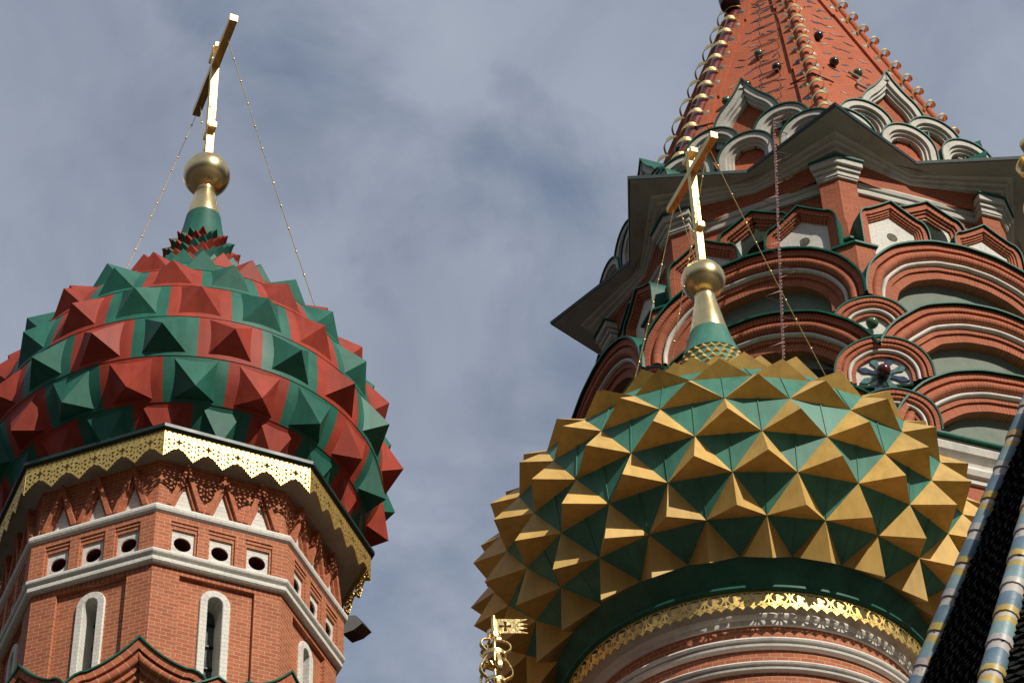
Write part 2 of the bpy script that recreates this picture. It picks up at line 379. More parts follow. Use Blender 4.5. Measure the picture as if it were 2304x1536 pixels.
def cut_sheet(name, loops, depth):
    """flat sheet with cut-outs from closed 2-D outlines, as a mesh in the x,y plane with thickness"""
    cu = bpy.data.curves.new(name, 'CURVE'); cu.dimensions = '2D'; cu.fill_mode = 'BOTH'; cu.extrude = depth / 2
    for lp in loops:
        sp = cu.splines.new('POLY'); sp.points.add(len(lp) - 1)
        for p, q in zip(sp.points, lp): p.co = (q[0], q[1], 0, 1)
        sp.use_cyclic_u = True
    o = bpy.data.objects.new(name, cu); COL.objects.link(o)
    dg = bpy.context.evaluated_depsgraph_get(); dg.update()
    me = bpy.data.meshes.new_from_object(o.evaluated_get(dg))
    V = [tuple(v.co) for v in me.vertices]; Fs = [list(p.vertices) for p in me.polygons]
    bpy.data.objects.remove(o); bpy.data.curves.remove(cu); bpy.data.meshes.remove(me)
    return V, Fs
def circ(x, y, rx, ry=None, n=10, rot=0.0):
    ry = ry or rx
    return [(x + rx * cos(2 * pi * k / n) * cos(rot) - ry * sin(2 * pi * k / n) * sin(rot), y + rx * cos(2 * pi * k / n) * sin(rot) + ry * sin(2 * pi * k / n) * cos(rot)) for k in range(n)]

# ------------------------------------------------------------------ ground
g = MB(); g.revolve([(0.0, 0.0), (60, 0.0), (400, 0.0), (3000, 0.0)], 64)
def ground_mat():
    m, t, b = newmat("cobbled_square")
    c = N(t, 'ShaderNodeTexCoord'); v = N(t, 'ShaderNodeTexVoronoi'); v.inputs['Scale'].default_value = 6; t.links.new(c.outputs['Object'], v.inputs['Vector'])
    r = ramp(t, [(0.0, (0.06, 0.044, 0.034)), (0.7, (0.035, 0.026, 0.020))]); t.links.new(v.outputs['Distance'], r.inputs[0])
    t.links.new(r.outputs[0], b.inputs['Base Color']); b.inputs['Roughness'].default_value = 0.8
    return m
go = g.build("ground", ground_mat()); go['kind'] = 'structure'

# ================================================================== crosses, chains
def cross_and_chains(root, zb, rball, z_ballc, ztop, zmain, lmain, zfoot, lfoot, ztopbar, ltop, az, chains, s):
    m = MB(); m.sphere((0, 0, z_ballc), rball, 40, 24); m.build("gilded_ball", M_GOLDP, root, 60)
    c = MB(); c.box(-s, s, -s, s, z_ballc + rball * 0.96, ztop); cr = c.build("cross", M_GOLDX, root, None, az)
    for nm, z, L, k in (("crossbar", zmain, lmain, 1.15), ("foot_bar", zfoot, lfoot, 1.0), ("title_bar", ztopbar, ltop, 0.85)):
        b = MB(); b.box(-L / 2, L / 2, -s * 1.06, s * 1.06, z - s * k, z + s * k); b.build(nm, M_GOLDD if nm == "crossbar" else M_GOLDX, cr)
    for p, q in chains:
        p, q = Vector(p), Vector(q); ch = MB(); n = 24; pts = []
        for i in range(n + 1):
            u = i / n; pts.append(p.lerp(q, u) + Vector((0, 0, -0.06 * sin(pi * u))))
        ch.tube(pts, 0.0058, 6)
        nk = int((p - q).length / 0.42)
        for i in range(1, nk): ch.sphere(pts[int(i * n / nk)], 0.0155, 8, 6)
        ch.build("guy_chain", M_GOLDD, root, 40)

# ================================================================== octagonal tower with the red and green dome
LX, LY = -4.09, 25.0
lt = thing("brick_tower", "octagonal red brick tower with gold fringe under a red and green spiked onion dome", "tower", (LX, LY, 0))
TH = rad(-133.4)                     # azimuth of a corner
FA = [TH + rad(22.5) + rad(45) * k for k in range(8)]      # face normals
T225 = math.tan(rad(22.5))
AP = 1.848
BS = 0.982          # the octagon's own scale across
EZ = 0.035          # height of the eave above the first survey
# --- wall
w = MB()
w.revolve([(2.35, 0), (2.35, 16.4), (1.80, 16.5)], 8, TH, True)
def face_with_window(mb, ap, hw, z0, z1, wl, wz0, wzs):
    n = 10; arc = [(wl * cos(pi * i / n), wzs + wl * sin(pi * i / n)) for i in range(n + 1)]
    right = [(wl, wz0)] + arc[:n // 2 + 1]
    mb.face([(ap, t, z) for t, z in [(0, z0), (hw, z0), (hw, z1), (0, z1)] + list(reversed(right)) + [(0, wz0)]])
    left = [(-t, z) for t, z in right]
    mb.face([(ap, t, z) for t, z in [(0, z0), (0, wz0)] + left + [(0, z1), (-hw, z1), (-hw, z0)]])
fw = MB(); face_with_window(fw, 1.80, 1.80 * T225, 16.5, 20.44, 0.088, 17.3, 20.10)
hw = AP * T225
for sgn in (-1, 1):
    a, b = sorted((sgn * 0.445, sgn * hw)); fw.box(1.78, AP, a, b, 16.5, 20.355)
# niche row: piers, stepped frames and lintels
for a, b in ((-1.925 * T225, -0.609), (-0.285, -0.162), (0.162, 0.285), (0.609, 1.925 * T225)): fw.box(1.70, 1.925, a, b, 20.58, 21.03)
fw.box(1.70, 1.925, -1.925 * T225, 1.925 * T225, 21.03, 21.12)
for c in (-0.447, 0.0, 0.447):
    fw.box(1.70, 1.90, c - 0.162, c - 0.136, 20.58, 20.99); fw.box(1.70, 1.90, c + 0.136, c + 0.162, 20.58, 20.99)
    fw.box(1.70, 1.90, c - 0.136, c + 0.136, 20.94, 21.03)
    fw.box(1.70, 1.912, c - 0.162, c + 0.162, 20.99, 21.03)
sold = MB(); sold.box(1.78, AP + 0.002, -hw, hw, 20.355, 20.43); soldm = sold.mesh("soldier_course", brick_mat("soldier_brick", BR1, BR2, MOR, 0.062, 0.5, 0.0045))
for k in range(8): put("soldier_course", soldm, lt, FA[k])
wall = w.build("wall", M_BRICK, lt)
wf = fw.mesh("wall_face", M_BRICK)
for k in range(8): put("wall_face", wf, lt, FA[k])
up = MB(); up.revolve([(1.80, 21.15), (1.855, 21.15), (1.855, 22.05), (1.6, 22.05)], 8, TH, True); up.build("frieze_wall", M_BRICK, lt)
# --- round openings, windows, chevrons on every face
pl = []
for c in (-0.447, 0.0, 0.447):
    p = MB(); p.plate_hole(c - 0.136, c + 0.136, 20.58, 20.94, c, 20.765, 0.103, 0.096, 1.875, 0.25); pl.append(p.mesh("round_opening", [M_WHITE, M_MAROON], 40))
win = MB(); path = ell(0.088, 0.088, 20.10, 2.8, 14)
win.sweep(path, [(0.0, -0.42), (0.0, 0.022), (0.008, 0.03), (0.085, 0.03), (0.092, 0.02), (0.092, -0.02)], 1.80)
winm = win.mesh("window", M_WHITE, 40)
pane = MB(); pane.prism(ell(0.095, 0.095, 20.10, 2.8, 14), 1.50, 1.545); panem = pane.mesh("pane", M_GLASS)
bars = []
for z in (17.9, 18.2, 18.5, 18.8, 19.1, 19.4, 19.7, 20.0):
    b = MB(); b.box(1.545, 1.575, -0.088, 0.088, z - 0.012, z + 0.012); bars.append(b.mesh("glazing_bar", M_BLACK))
def chevron(c):
    zb, za, hwid = 21.25, 21.91, 0.222
    L = hypot(hwid, za - zb); nx = (za - zb) / L; nz_ = hwid / L
    m = MB()
    def bar(th0, th1, o1):
        # strip between two offsets inward of the outer lambda line
        dz0, dz1 = th0 / nz_, th1 / nz_
        P = [(c - hwid + th0 / nx, zb), (c, za - dz0), (c + hwid - th0 / nx, zb), (c + hwid - th1 / nx, zb), (c, za - dz1), (c - hwid + th1 / nx, zb)]
        m.face([(o1, *P[0]), (o1, *P[5]), (o1, *P[4]), (o1, *P[1])], [(0, 0), (th1 - th0, 0), (th1 - th0, L), (0, L)])
        m.face([(o1, *P[1]), (o1, *P[4]), (o1, *P[3]), (o1, *P[2])], [(0, L), (th1 - th0, L), (th1 - th0, 0), (0, 0)])
        for a, b in zip(P, P[1:] + P[:1]): m.face([(o1, *a), (o1, *b), (1.80, *b), (1.80, *a)])
    bar(0.0, 0.055, 1.945); bar(0.055, 0.09, 1.90)
    tri = MB(); tri.prism([(c - 0.118, zb + 0.005), (c + 0.118, zb + 0.005), (c, za - 0.30)], 1.80, 1.862)
    return m.mesh("brick_chevron", M_VOUSL), tri.mesh("white_panel", M_WHITE)
chv = [chevron(c) for c in (-0.46, 0.0, 0.46)]
for k in range(8):
    for p in pl: put("round_opening", p, lt, FA[k])
    wo_ = put("window", winm, lt, FA[k]); put("pane", panem, wo_)
    for b in bars: put("glazing_bar", b, wo_)
    for a, b in chv:
        o = put("brick_chevron", a, lt, FA[k]); put("white_panel", b, o)
# --- mouldings
m = MB(); m.revolve([(1.78, 20.43), (1.895, 20.43), (1.915, 20.45), (1.915, 20.50), (1.88, 20.515), (1.91, 20.525)] + [(1.915 + 0.03 * sin(pi * i / 6), 20.565 - 0.038 * cos(pi * i / 6)) for i in range(7)] + [(1.86, 20.61), (1.76, 20.61)], 8, TH, True)
m.build("lower_moulding", M_WHITE, lt)
m = MB(); m.revolve([(1.76, 21.10), (1.91, 21.10)] + [(1.91 + 0.06 * sin(pi * i / 7), 21.17 - 0.065 * cos(pi * i / 7)) for i in range(8)] + [(1.76, 21.235)], 8, TH, True)
m.build("upper_moulding", M_WHITE, lt)
m = MB(); m.revolve([(r, z + EZ) for r, z in ((1.70, 21.90), (1.83, 21.90), (1.85, 21.915), (1.91, 21.94), (2.02, 21.985), (2.11, 22.03), (2.11, 22.065), (1.7, 22.07))], 8, TH, True); m.build("eave_soffit", M_SOFFIT, lt)
m = MB(); m.revolve([(r, z + EZ) for r, z in ((2.08, 22.07), (2.155, 22.07), (2.17, 22.085), (2.17, 22.13), (2.155, 22.145), (1.2, 22.42))], 8, TH, True); m.build("roof_edge", M_DKTRIM, lt)
# --- gold fringe, one cut sheet on every side
EAP = 2.125; side = 2 * EAP * T225; nu = 5; wu = side / nu; hf = 0.40
def fringe_loops():
    out = []; top = []; bot = []
    for u in range(nu):
        x0 = -side / 2 + u * wu
        # bottom outline: pendant leaf, scallop, pendant leaf
        S = [(0.0, -1.0), (0.035, -0.93), (0.075, -0.94), (0.085, -0.86), (0.14, -0.88), (0.15, -0.80), (0.21, -0.82), (0.22, -0.74), (0.28, -0.73), (0.33, -0.66), (0.42, -0.655), (0.46, -0.61), (0.5, -0.585)]
        S = S + [(1 - x, y) for x, y in reversed(S[:-1])]
        bot += [(x0 + x * wu, y * hf) for x, y in (S if u == nu - 1 else S[:-1])]
    out.append([(-side / 2 + 0.001, 0.0)] + bot + [(side / 2 - 0.001, 0.0)])
    H = []
    for u in range(nu):
        x0 = -side / 2 + u * wu; q = lambda x, y: (x0 + x * wu, y * hf)
        for i in range(6):                                    # band of slits under the eave
            c = q((i + 0.5) / 6, -0.085); H.append(circ(c[0], c[1], 0.019, 0.009, 6, 0.5 if i % 2 else -0.5))
        for i in range(5):
            c = q((i + 0.5) / 5, -0.19); H.append(circ(c[0], c[1], 0.014, 0.011, 6))
        for x, y, r, r2, ro in ((0.5, -0.385, .026, .03, 0), (0.335, -0.32, .010, .016, .6), (0.665, -0.32, .010, .016, -.6), (0.33, -0.47, .012, .018, -.7), (0.67, -0.47, .012, .018, .7),
                                (0.16, -0.36, .019, .013, .4), (0.84, -0.36, .019, .013, -.4), (0.17, -0.50, .010, .02, .5), (0.83, -0.50, .010, .02, -.5), (0.16, -0.66, .018, .012, -.5), (0.84, -0.66, .018, .012, .5),
                                (0.06, -0.58, .008, .016, 0), (0.94, -0.58, .008, .016, 0), (0.05, -0.79, .010, .016, 0.2), (0.95, -0.79, .010, .016, -0.2), (0.05, -0.42, .009, .012, 0), (0.95, -0.42, .009, .012, 0), (0.5, -0.52, .016, .008, 0), (0.28, -0.61, .012, .008, .4), (0.72, -0.61, .012, .008, -.4)):
            c = q(x, y); r, r2 = r * 1.3, r2 * 1.3; L = circ(c[0], c[1], r, r2, 8, ro)
            if r > .03:   # quatrefoil
                L = [(c[0] + (r * (1 + 0.35 * cos(4 * a))) * cos(a), c[1] + (r2 * (1 + 0.35 * cos(4 * a))) * sin(a)) for a in [2 * pi * k / 16 for k in range(16)]]
            H.append(L)
    return out + H
V, Fs = cut_sheet("fringe_sheet", fringe_loops(), 0.008)
fr = MB()
for f in Fs:
    fr.face([(EAP + V[i][2], V[i][0], 22.075 + EZ + V[i][1]) for i in f])
frm = fr.mesh("gold_fringe", M_GOLDF)
for k in range(8):
    put("gold_fringe", frm, lt, FA[k])
# --- bent sheet-metal spout behind the east side of the eave
sp = MB()
def lat(cx, cy, off, z, back=0.0):      # point beside an axis, seen from the square, relative to the tower
    n = Vector((cx, cy, 0)).normalized(); l = Vector((n.y, -n.x, 0)); return l * off + n * back + Vector((0, 0, z))
q0 = [lat(LX, LY, 1.988, 21.372, 0.00), lat(LX, LY, 1.982, 21.108, 0.00), lat(LX, LY, 2.113, 21.177, 0.00), lat(LX, LY, 2.215, 21.285, 0.00), lat(LX, LY, 2.136, 21.397, 0.00)]; q1 = [p + Vector((0.1, 0.25, 0.05)) for p in q0]
sp.face(q0); sp.face(q1[::-1])
for i in range(5): sp.face([q0[i], q1[i], q1[(i + 1) % 5], q0[(i + 1) % 5]])
sp.build("rain_spout", M_BLACK, lt)
# --- keel arches round the foot of the octagon
def keel_arch(D, a, zs, zsh, zap, leg, dep, big, mat_trim=M_TRIM):
    path = keel(a, zs, zsh, zap, leg, 0, 0.38, 8, 0.62)
    br = MB()
    k = big
    prof = [(0, 0.0), (-0.085*k, 0.0), (-0.085*k, -0.05*k)] + torus_prof(-0.095*k, -0.19*k, -0.05*k, 0.035*k) + [(-0.19*k, -0.085*k), (-0.245*k, -0.085*k), (-0.245*k, -0.13*k), (-0.265*k, -0.13*k), (-0.36*k, -0.13*k), (-0.36*k, -0.17*k), (-0.375*k, -0.17*k), (-0.50*k, -0.17*k), (-0.50*k, -0.3*k)]
    br.sweep(path, prof, D, 0, 0.0)
    tr = MB(); tr.sweep(path, [(-0.005, 0.018), (0.0, 0.026), (0.018, 0.026), (0.018, -dep), (-0.005, -dep)], D)
    ty = MB(); ty.prism([(t * 0.92, z - 0.20) for t, z in path], D - 0.34 * k, D - 0.28 * k)
    return br.mesh("keel_arch", M_VOUSL, 35), tr.mesh("metal_edge", mat_trim, 35), ty.mesh("tympanum", M_TYMP)
ka = keel_arch(2.22, 0.86, 18.22, 18.80, 19.24, 2.5, 0.75, 1.0)
for k in range(8):
    az = TH + rad(45) * k + (rad(-1.2) if k == 1 else 0)
    if k == 0: az += rad(6)
    o = put("keel_arch", ka[0], lt, az); put("metal_edge", ka[1], o); put("tympanum", ka[2], o)
kb = keel_arch(2.72, 0.85, 17.6, 18.2, 18.44, 2.5, 0.7, 1.0)
for k in range(8):
    o = put("keel_arch", kb[0], lt, FA[k] - rad(4)); put("metal_edge", kb[1], o); put("tympanum", kb[2], o)
for o in list(lt.children):
    if o.name.startswith('rain_spout'): continue
    if o.name.split('.')[0] in ('eave_soffit', 'roof_edge', 'gold_fringe'): o.rotation_euler.z += rad(1.3)
    else: o.scale = (BS, BS, 1); o.rotation_euler.z += rad(1.1); o.location.x -= 0.05
# --- onion dome with square spikes
PH = rad(-90 + 10.65 - 0.4)
Lr = [(21.75, 1.35), (22.06, 1.82), (22.585, 2.225), (23.12, 2.44), (23.77, 2.425), (24.434, 2.263), (24.98, 1.995), (25.42, 1.66), (25.79, 1.32), (26.09, 1.03), (26.34, 0.83)]
def prof_fn(rings):
    fine = crom(rings, 12)
    def f(row, v):
        x = (row + v) * 12; i = min(int(x), len(fine) - 2); u = x - i
        return tuple(a + (b - a) * u for a, b in zip(fine[i], fine[i + 1]))
    return f
LF = prof_fn(Lr)
shell = MB(); NS = 20; HS = rad(9)
camL = CAM - Vector((LX, LY, 0))
cand = []
def lp(row, u_half, v, off=0.0):
    z, r = LF(row, v); a = PH + HS * u_half
    return Vector(((r + off) * cos(a), (r + off) * sin(a), z))
for row in range(len(Lr) - 1):
    rr = row - 2               # row A is 0
    for k in range(NS):
        c = 2 * k - rr; green = k % 2 == 0
        nv, nh = 5, 6
        for i in range(nv):
            for j in range(nh):
                v0, v1 = i / nv, (i + 1) / nv; u0, u1 = c - 1 + 2 * j / nh, c - 1 + 2 * (j + 1) / nh
                of = lambda v: 0.007 * (1 - v) - 0.003
                shell.face([lp(row, u0, v0, of(v0)), lp(row, u1, v0, of(v0)), lp(row, u1, v1, of(v1)), lp(row, u0, v1, of(v1))], None, 0 if green else 1)
        for j in range(nh):    # little drip edge below each panel
            u0, u1 = c - 1 + 2 * j / nh, c - 1 + 2 * (j + 1) / nh
            shell.face([lp(row, u0, 0, -0.03), lp(row, u1, 0, -0.03), lp(row, u1, 0, 0.004), lp(row, u0, 0, 0.004)], None, 0 if green else 1)
        ctr = lp(row, c, 0.50 if row > 3 else 0.44 if row == 3 else 0.20 if row == 2 else 0.34); B = [lp(row, c - 0.69, 0.07, -0.004), lp(row, c + 0.69, 0.07, -0.004), lp(row, c + 0.69, 0.97, -0.008), lp(row, c - 0.69, 0.97, -0.008)]
        nrm = (B[1] - B[0]).cross(B[3] - B[0]).normalized()
        wid = (B[1] - B[0]).length
        ap = ctr + nrm * ((0.21 if row < 2 else 0.265 if row == 2 else 0.235 if row == 3 else 0.205) * min(1.0, wid / 0.47 + 0.08))
        facing = nrm.dot((camL - ctr).normalized())
        cand.append((facing, row, B, ap, green))
dome = shell.build("onion_dome", [M_GREEN, M_RED], lt, 30)
def pyramid(B, ap, base=0.02):
    mm = MB(); c = sum(B, Vector()) / len(B); d = (ap - c).normalized(); ap = ap + Vector((random.uniform(-1, 1), random.uniform(-1, 1), random.uniform(-1, 1))) * 0.009 * min(1, (B[1] - B[0]).length / 0.4)
    lo = [b - d * base for b in B]; n = len(B)
    for i in range(n):
        j = (i + 1) % n
        mm.face([B[i], B[j], ap]); mm.face([lo[i], lo[j], B[j], B[i]])
    return mm
cand.sort(key=lambda q: -(q[0] > -0.45) * ((q[2][1] - q[2][0]).length))
for i, (fc, row, B, ap, green) in enumerate(cand[:92]):
    o = pyramid(B, ap).build("spike", M_GREEN if green else M_RED, dome); o['label'] = "green pyramid spike" if green else "red pyramid spike"
rest = MB()
for fc, row, B, ap, green in cand[92:]:
    p = pyramid(B, ap)
    for f in p.f: rest.face([p.v[i] for i in f], None, 0 if green else 1)
# small spikes crowding the neck
neck = [(26.30, 0.85), (26.50, 0.71), (26.68, 0.61), (26.84, 0.53), (26.98, 0.465), (27.11, 0.415), (27.23, 0.375), (27.34, 0.345)]
nshell = MB(); nshell.revolve([(r - 0.01, z) for z, r in neck], 40); nshell.build("neck", M_GREEN, dome, 40)
for j in range(len(neck) - 1):
    (z0, r0), (z1, r1) = neck[j], neck[j + 1]; n = 16
    for k in range(n):
        a0 = PH + 2 * pi * (k + 0.5 * (j % 2)) / n; h = pi / n * 0.92
        P = lambda a, r, z: Vector((r * cos(a), r * sin(a), z))
        B = [P(a0 - h, r0, z0), P(a0 + h, r0, z0), P(a0 + h, r1, z1), P(a0 - h, r1, z1)]
        nrm = (B[1] - B[0]).cross(B[3] - B[0]).normalized()
        ap = sum(B, Vector()) / 4 + nrm * (0.10 + 0.25 * r0 * 0.3)
        p = pyramid(B, ap)
        for f in p.f: rest.face([p.v[i] for i in f], None, 0 if (k + (j // 2)) % 2 == 0 else 1)
ro = rest.build("spike_field", [M_GREEN, M_RED], dome); ro['kind'] = 'stuff'
m = MB(); m.revolve([(0.36, 27.28), (0.34, 27.34), (0.305, 27.5), (0.268, 27.7), (0.235, 27.93), (0.22, 27.93)], 48); m.build("green_collar", M_GREEN, lt, 40)
m = MB(); m.revolve([(0.21, 27.91), (0.234, 27.915), (0.235, 27.93), (0.19, 28.18), (0.145, 28.42), (0.13, 28.5), (0.14, 28.52), (0.12, 28.56)], 48); m.build("gold_collar", M_GOLDP, lt, 40)
BD = rad(-67.5); bx, by = cos(BD), sin(BD)
NV = Vector((0, -1, 0)) * 0.0
def lat(cx, cy, off, z, back=0.0):      # point beside an axis, seen from the camera's side, relative to the tower
    n = Vector((cx, cy, 0)).normalized(); l = Vector((n.y, -n.x, 0)); return l * off + n * back + Vector((0, 0, z))
cross_and_chains(lt, 0, 0.325, 28.8, 31.46, 31.08, 1.9, 29.70, 0.30, 31.36, 0.36, BD,
    [((bx * .62, by * .62, 31.03), lat(LX, LY, 1.554, 26.39)), ((-bx * .88, -by * .88, 31.03), lat(LX, LY, -0.96, 26.86)),
     ((-bx * .72, -by * .72, 31.03), lat(LX, LY, 0.33, 26.9, 1.0))], 0.052)

# ================================================================== round tower with the yellow and green dome
RX, RY = 2.531, 25.0
rt_ = thing("drum_tower", "round brick tower with white bands under a yellow and green faceted onion dome", "tower", (RX, RY, 0))
NR = 160
m = MB(); m.revolve([(1.93, 0), (1.93, 19.30), (1.7, 19.30)], NR); m.build("wall", M_BRICK, rt_, 40)
def band(nm, z0, z1, r):
    h = z1 - z0
    m = MB(); m.revolve([(1.88, z0), (r - 0.02, z0), (r + 0.005, z0 + h * .10), (r + 0.012, z0 + h * .28), (r - 0.012, z0 + h * .42), (r + 0.03, z0 + h * .48), (r + 0.04, z0 + h * .62), (r + 0.03, z0 + h * .78), (r - 0.01, z0 + h * .92), (1.88, z1)], NR)
    m.build(nm, M_WHITES, rt_, 30)
band("string_course", 18.955, 19.10, 1.98); band("string_course", 18.655, 18.785, 1.98); band("string_course", 17.9, 18.03, 1.98)
m = MB(); m.revolve([(1.88, 19.27), (1.955, 19.27), (1.965, 19.30), (1.965, 19.33), (1.985, 19.345), (2.0, 19.38), (1.985, 19.41), (1.965, 19.42), (1.975, 19.50), (2.03, 19.56), (2.08, 19.59), (1.8, 19.60)], NR); m.build("plaster_cornice", M_WHITES, rt_, 40)
m = MB(); m.revolve([(1.9, 19.595), (2.165, 19.595), (2.185, 19.607), (2.185, 19.635), (2.165, 19.65), (2.0, 19.66)], NR); m.build("roof_rim", M_TRIM, rt_, 50)
# scrollwork fringe
RF = 2.13; nun = 58; wu2 = 2 * pi * RF / nun; hh = 0.255
def scroll_loops():
    b = [(0, 0)]
    for i in range(2):
        x0 = i * 0.5
        for x, y in ((0.0, -0.80), (0.09, -0.80), (0.09, -0.86), (0.17, -0.86), (0.17, -0.92), (0.21, -0.92), (0.25, -1.0), (0.29, -0.92), (0.33, -0.92), (0.33, -0.86), (0.41, -0.86), (0.41, -0.80)): b.append(((x0 + x) * wu2, y * hh))
    b += [(wu2, -0.80 * hh), (wu2, 0)]
    H = []
    c = (0.5 * wu2, -0.37 * hh); R0, R1 = 0.37 * wu2, 0.17 * wu2     # C shaped cut round a leaf
    A = [rad(-60) + rad(300) * k / 18 for k in range(19)]
    sy = 0.27 * hh / R0
    H.append([(c[0] + R0 * cos(a), c[1] + R0 * sy * sin(a)) for a in A] + [(c[0] + R1 * (1 + .3 * cos(3 * a)) * cos(a), c[1] + R1 * sy * (1 + .3 * cos(3 * a)) * sin(a)) for a in reversed(A)])
    for sx in (0.0, 1.0):
        k = 1 if sx == 0 else -1
        H.append([((sx + k * x) * wu2, y * hh) for x, y in ((0.03, -0.09), (0.2, -0.09), (0.10, -0.24), (0.03, -0.30))])
        H.append([((sx + k * x) * wu2, y * hh) for x, y in ((0.03, -0.45), (0.10, -0.50), (0.21, -0.66), (0.03, -0.66))])
    for x in (0.12, 0.37, 0.62, 0.87): H.append(circ(x * wu2, -0.745 * hh, 0.05 * wu2, 0.03 * hh, 6))
    return [b] + H
V, Fs = cut_sheet("scroll_sheet", scroll_loops(), 0.008)
sc = MB()
for k in range(nun):
    for f in Fs:
        pts = []
        for i in f:
            a = 2 * pi * k / nun + V[i][0] / RF; pts.append(((RF + V[i][2]) * cos(a), (RF + V[i][2]) * sin(a), 19.60 + V[i][1]))
        sc.face(pts)
sc.build("gold_fringe", M_GOLDF, rt_)
# dome
Rr = [(20.03, 2.19), (20.33, 2.51), (20.77, 2.74), (21.27, 2.83), (21.80, 2.80), (22.30, 2.61), (22.73, 2.28), (23.10, 1.90), (23.42, 1.54), (23.69, 1.22), (23.92, 0.95), (24.11, 0.76), (24.27, 0.63), (24.41, 0.54), (24.53, 0.48), (24.64, 0.445), (24.75, 0.42), (24.86, 0.40), (24.97, 0.385)]
PR = rad(-90 + 3.63); ST = rad(15)
camR = CAM - Vector((RX, RY, 0))
def rp(i, k): return Vector((Rr[i][1] * cos(PR + ST * k), Rr[i][1] * sin(PR + ST * k), Rr[i][0]))
rs = MB(); candR = []
rs.revolve([(1.84, 19.64), (1.93, 19.78), (2.03, 19.9)], 24, PR + ST * 0.5)
off = [(0.5 if i % 2 == 0 else 0.0) for i in range(len(Rr))]     # index 0 is the lowest ring, half step
low = [Vector((2.03 * cos(PR + ST * (k + .5)), 2.03 * sin(PR + ST * (k + .5)), 19.9)) for k in range(24)]
for k in range(24): rs.face([low[k], low[(k + 1) % 24], rp(0, k + 1.5), rp(0, k + .5)])
for i in range(len(Rr) - 1):
    for k in range(24):
        o0, o1 = off[i], off[i + 1]
        d = k + o1 + (-0.5)
        a, b, t = rp(i, d), rp(i, d + 1), rp(i + 1, d + 0.5)
        rs.face([rp(i + 1, d + 0.5), rp(i, d + 1), rp(i + 1, d + 1.5)])
        p0, p1 = (rp(i + 1, d + 0.5) + rp(i + 1, d + 1.5)) / 2, rp(i, d + 1)
        if i < 7:
            sn = Vector((p1.x, p1.y, 0)).normalized(); sd = Vector((-sn.y, sn.x, 0)) * 0.006; sn = sn * 0.011 + Vector((0, 0, 0.004))
            rs.face([p0 - sd, p1 - sd * .3, p1 - sd * .3 + sn, p0 - sd + sn]); rs.face([p0 - sd + sn, p1 - sd * .3 + sn, p1 + sd * .3 + sn, p0 + sd + sn]); rs.face([p0 + sd + sn, p1 + sd * .3 + sn, p1 + sd * .3, p0 + sd])
        c = (a + b + t) / 3; nrm = (b - a).cross(t - a).normalized()
        base = ((a + b) / 2) * 0.86 + t * 0.14
        wdt = (b - a).length
        ap = base + nrm * (0.46, 0.435, 0.39, 0.335, 0.27, 0.215, 0.17)[min(i, 6)] * (1.0 if i < 6 else wdt / 0.52)
        candR.append((nrm.dot((camR - c).normalized()), i, [a, b, t], ap))
rdome = rs.build("onion_dome", M_GREEN2, rt_)
candR.sort(key=lambda q: -(q[0] > -0.6) * ((q[2][1] - q[2][0]).length))
for fc, i, B, ap in candR[:96]: pyramid(B, ap, 0.01).build("spike", M_YEL, rdome)
rest = MB()
for fc, i, B, ap in candR[96:]:
    p = pyramid(B, ap, 0.005)
    for f in p.f: rest.face([p.v[q] for q in f])
ro = rest.build("spike_field", M_YEL, rdome); ro['kind'] = 'stuff'
m = MB(); m.revolve([(0.36, 24.88), (0.405, 24.93), (0.39, 24.96), (0.345, 25.1), (0.29, 25.28), (0.255, 25.42), (0.24, 25.42)], 48); m.build("green_collar", M_GREEN2, rt_, 40)
m = MB(); m.revolve([(0.23, 25.40), (0.253, 25.405), (0.255, 25.42), (0.20, 25.72), (0.15, 26.0), (0.133, 26.1), (0.143, 26.12), (0.12, 26.16)], 48); m.build("gold_collar", M_GOLDP, rt_, 40)
cross_and_chains(rt_, 0, 0.292, 26.41, 28.90, 28.47, 1.5, 27.38, 0.24, 28.80, 0.30, BD,
    [((bx * .55, by * .55, 28.43), lat(RX, RY, 1.403, 24.48)), ((-bx * .6, -by * .6, 28.43), lat(RX, RY, -1.02, 24.71)),
     ((bx * .5, by * .5, 28.43), lat(RX, RY, -0.555, 24.915)), ((-bx * .5, -by * .5, 28.43), lat(RX, RY, 0.35, 24.6, 0.9))], 0.046)

# ================================================================== central tower with the tent spire
TX, TY = 5.493, 34.0
tt = thing("tent_tower", "tall red brick tower with tiers of round arches below a tiled octagonal tent spire", "tower", (TX, TY, 0))
TC = rad(-136.03)                    # azimuth of a corner
TF = [TC + rad(22.5) + rad(45) * k for k in range(8)]
TK = [TC + rad(45) * k for k in range(8)]
vis = [7, 0, 1, 2]                   # faces that look towards the square
m = MB(); m.revolve([(5.25, 0), (5.25, 26.0), (3.72, 26.4), (3.72, 31.2), (3.32, 31.6), (3.32, 34.3), (2.9, 34.4)], 8, TC, True); m.build("wall", M_BRICKC, tt)
m = MB(); m.revolve([(5.2, 25.85), (5.3, 25.85), (5.31, 25.93), (5.36, 25.95), (5.39, 26.03), (5.36, 26.10), (5.31, 26.12), (5.33, 26.19), (5.43, 26.28), (5.46, 26.38), (5.46, 26.44), (5.0, 26.45)], 8, TC, True); m.build("lower_cornice", M_WHITES, tt)
m = MB(); m.revolve([(5.2, 26.45), (5.52, 26.45), (5.53, 26.47), (5.53, 26.50), (3.6, 27.2)], 8, TC, True); m.build("lower_roof_edge", M_TRIM, tt)
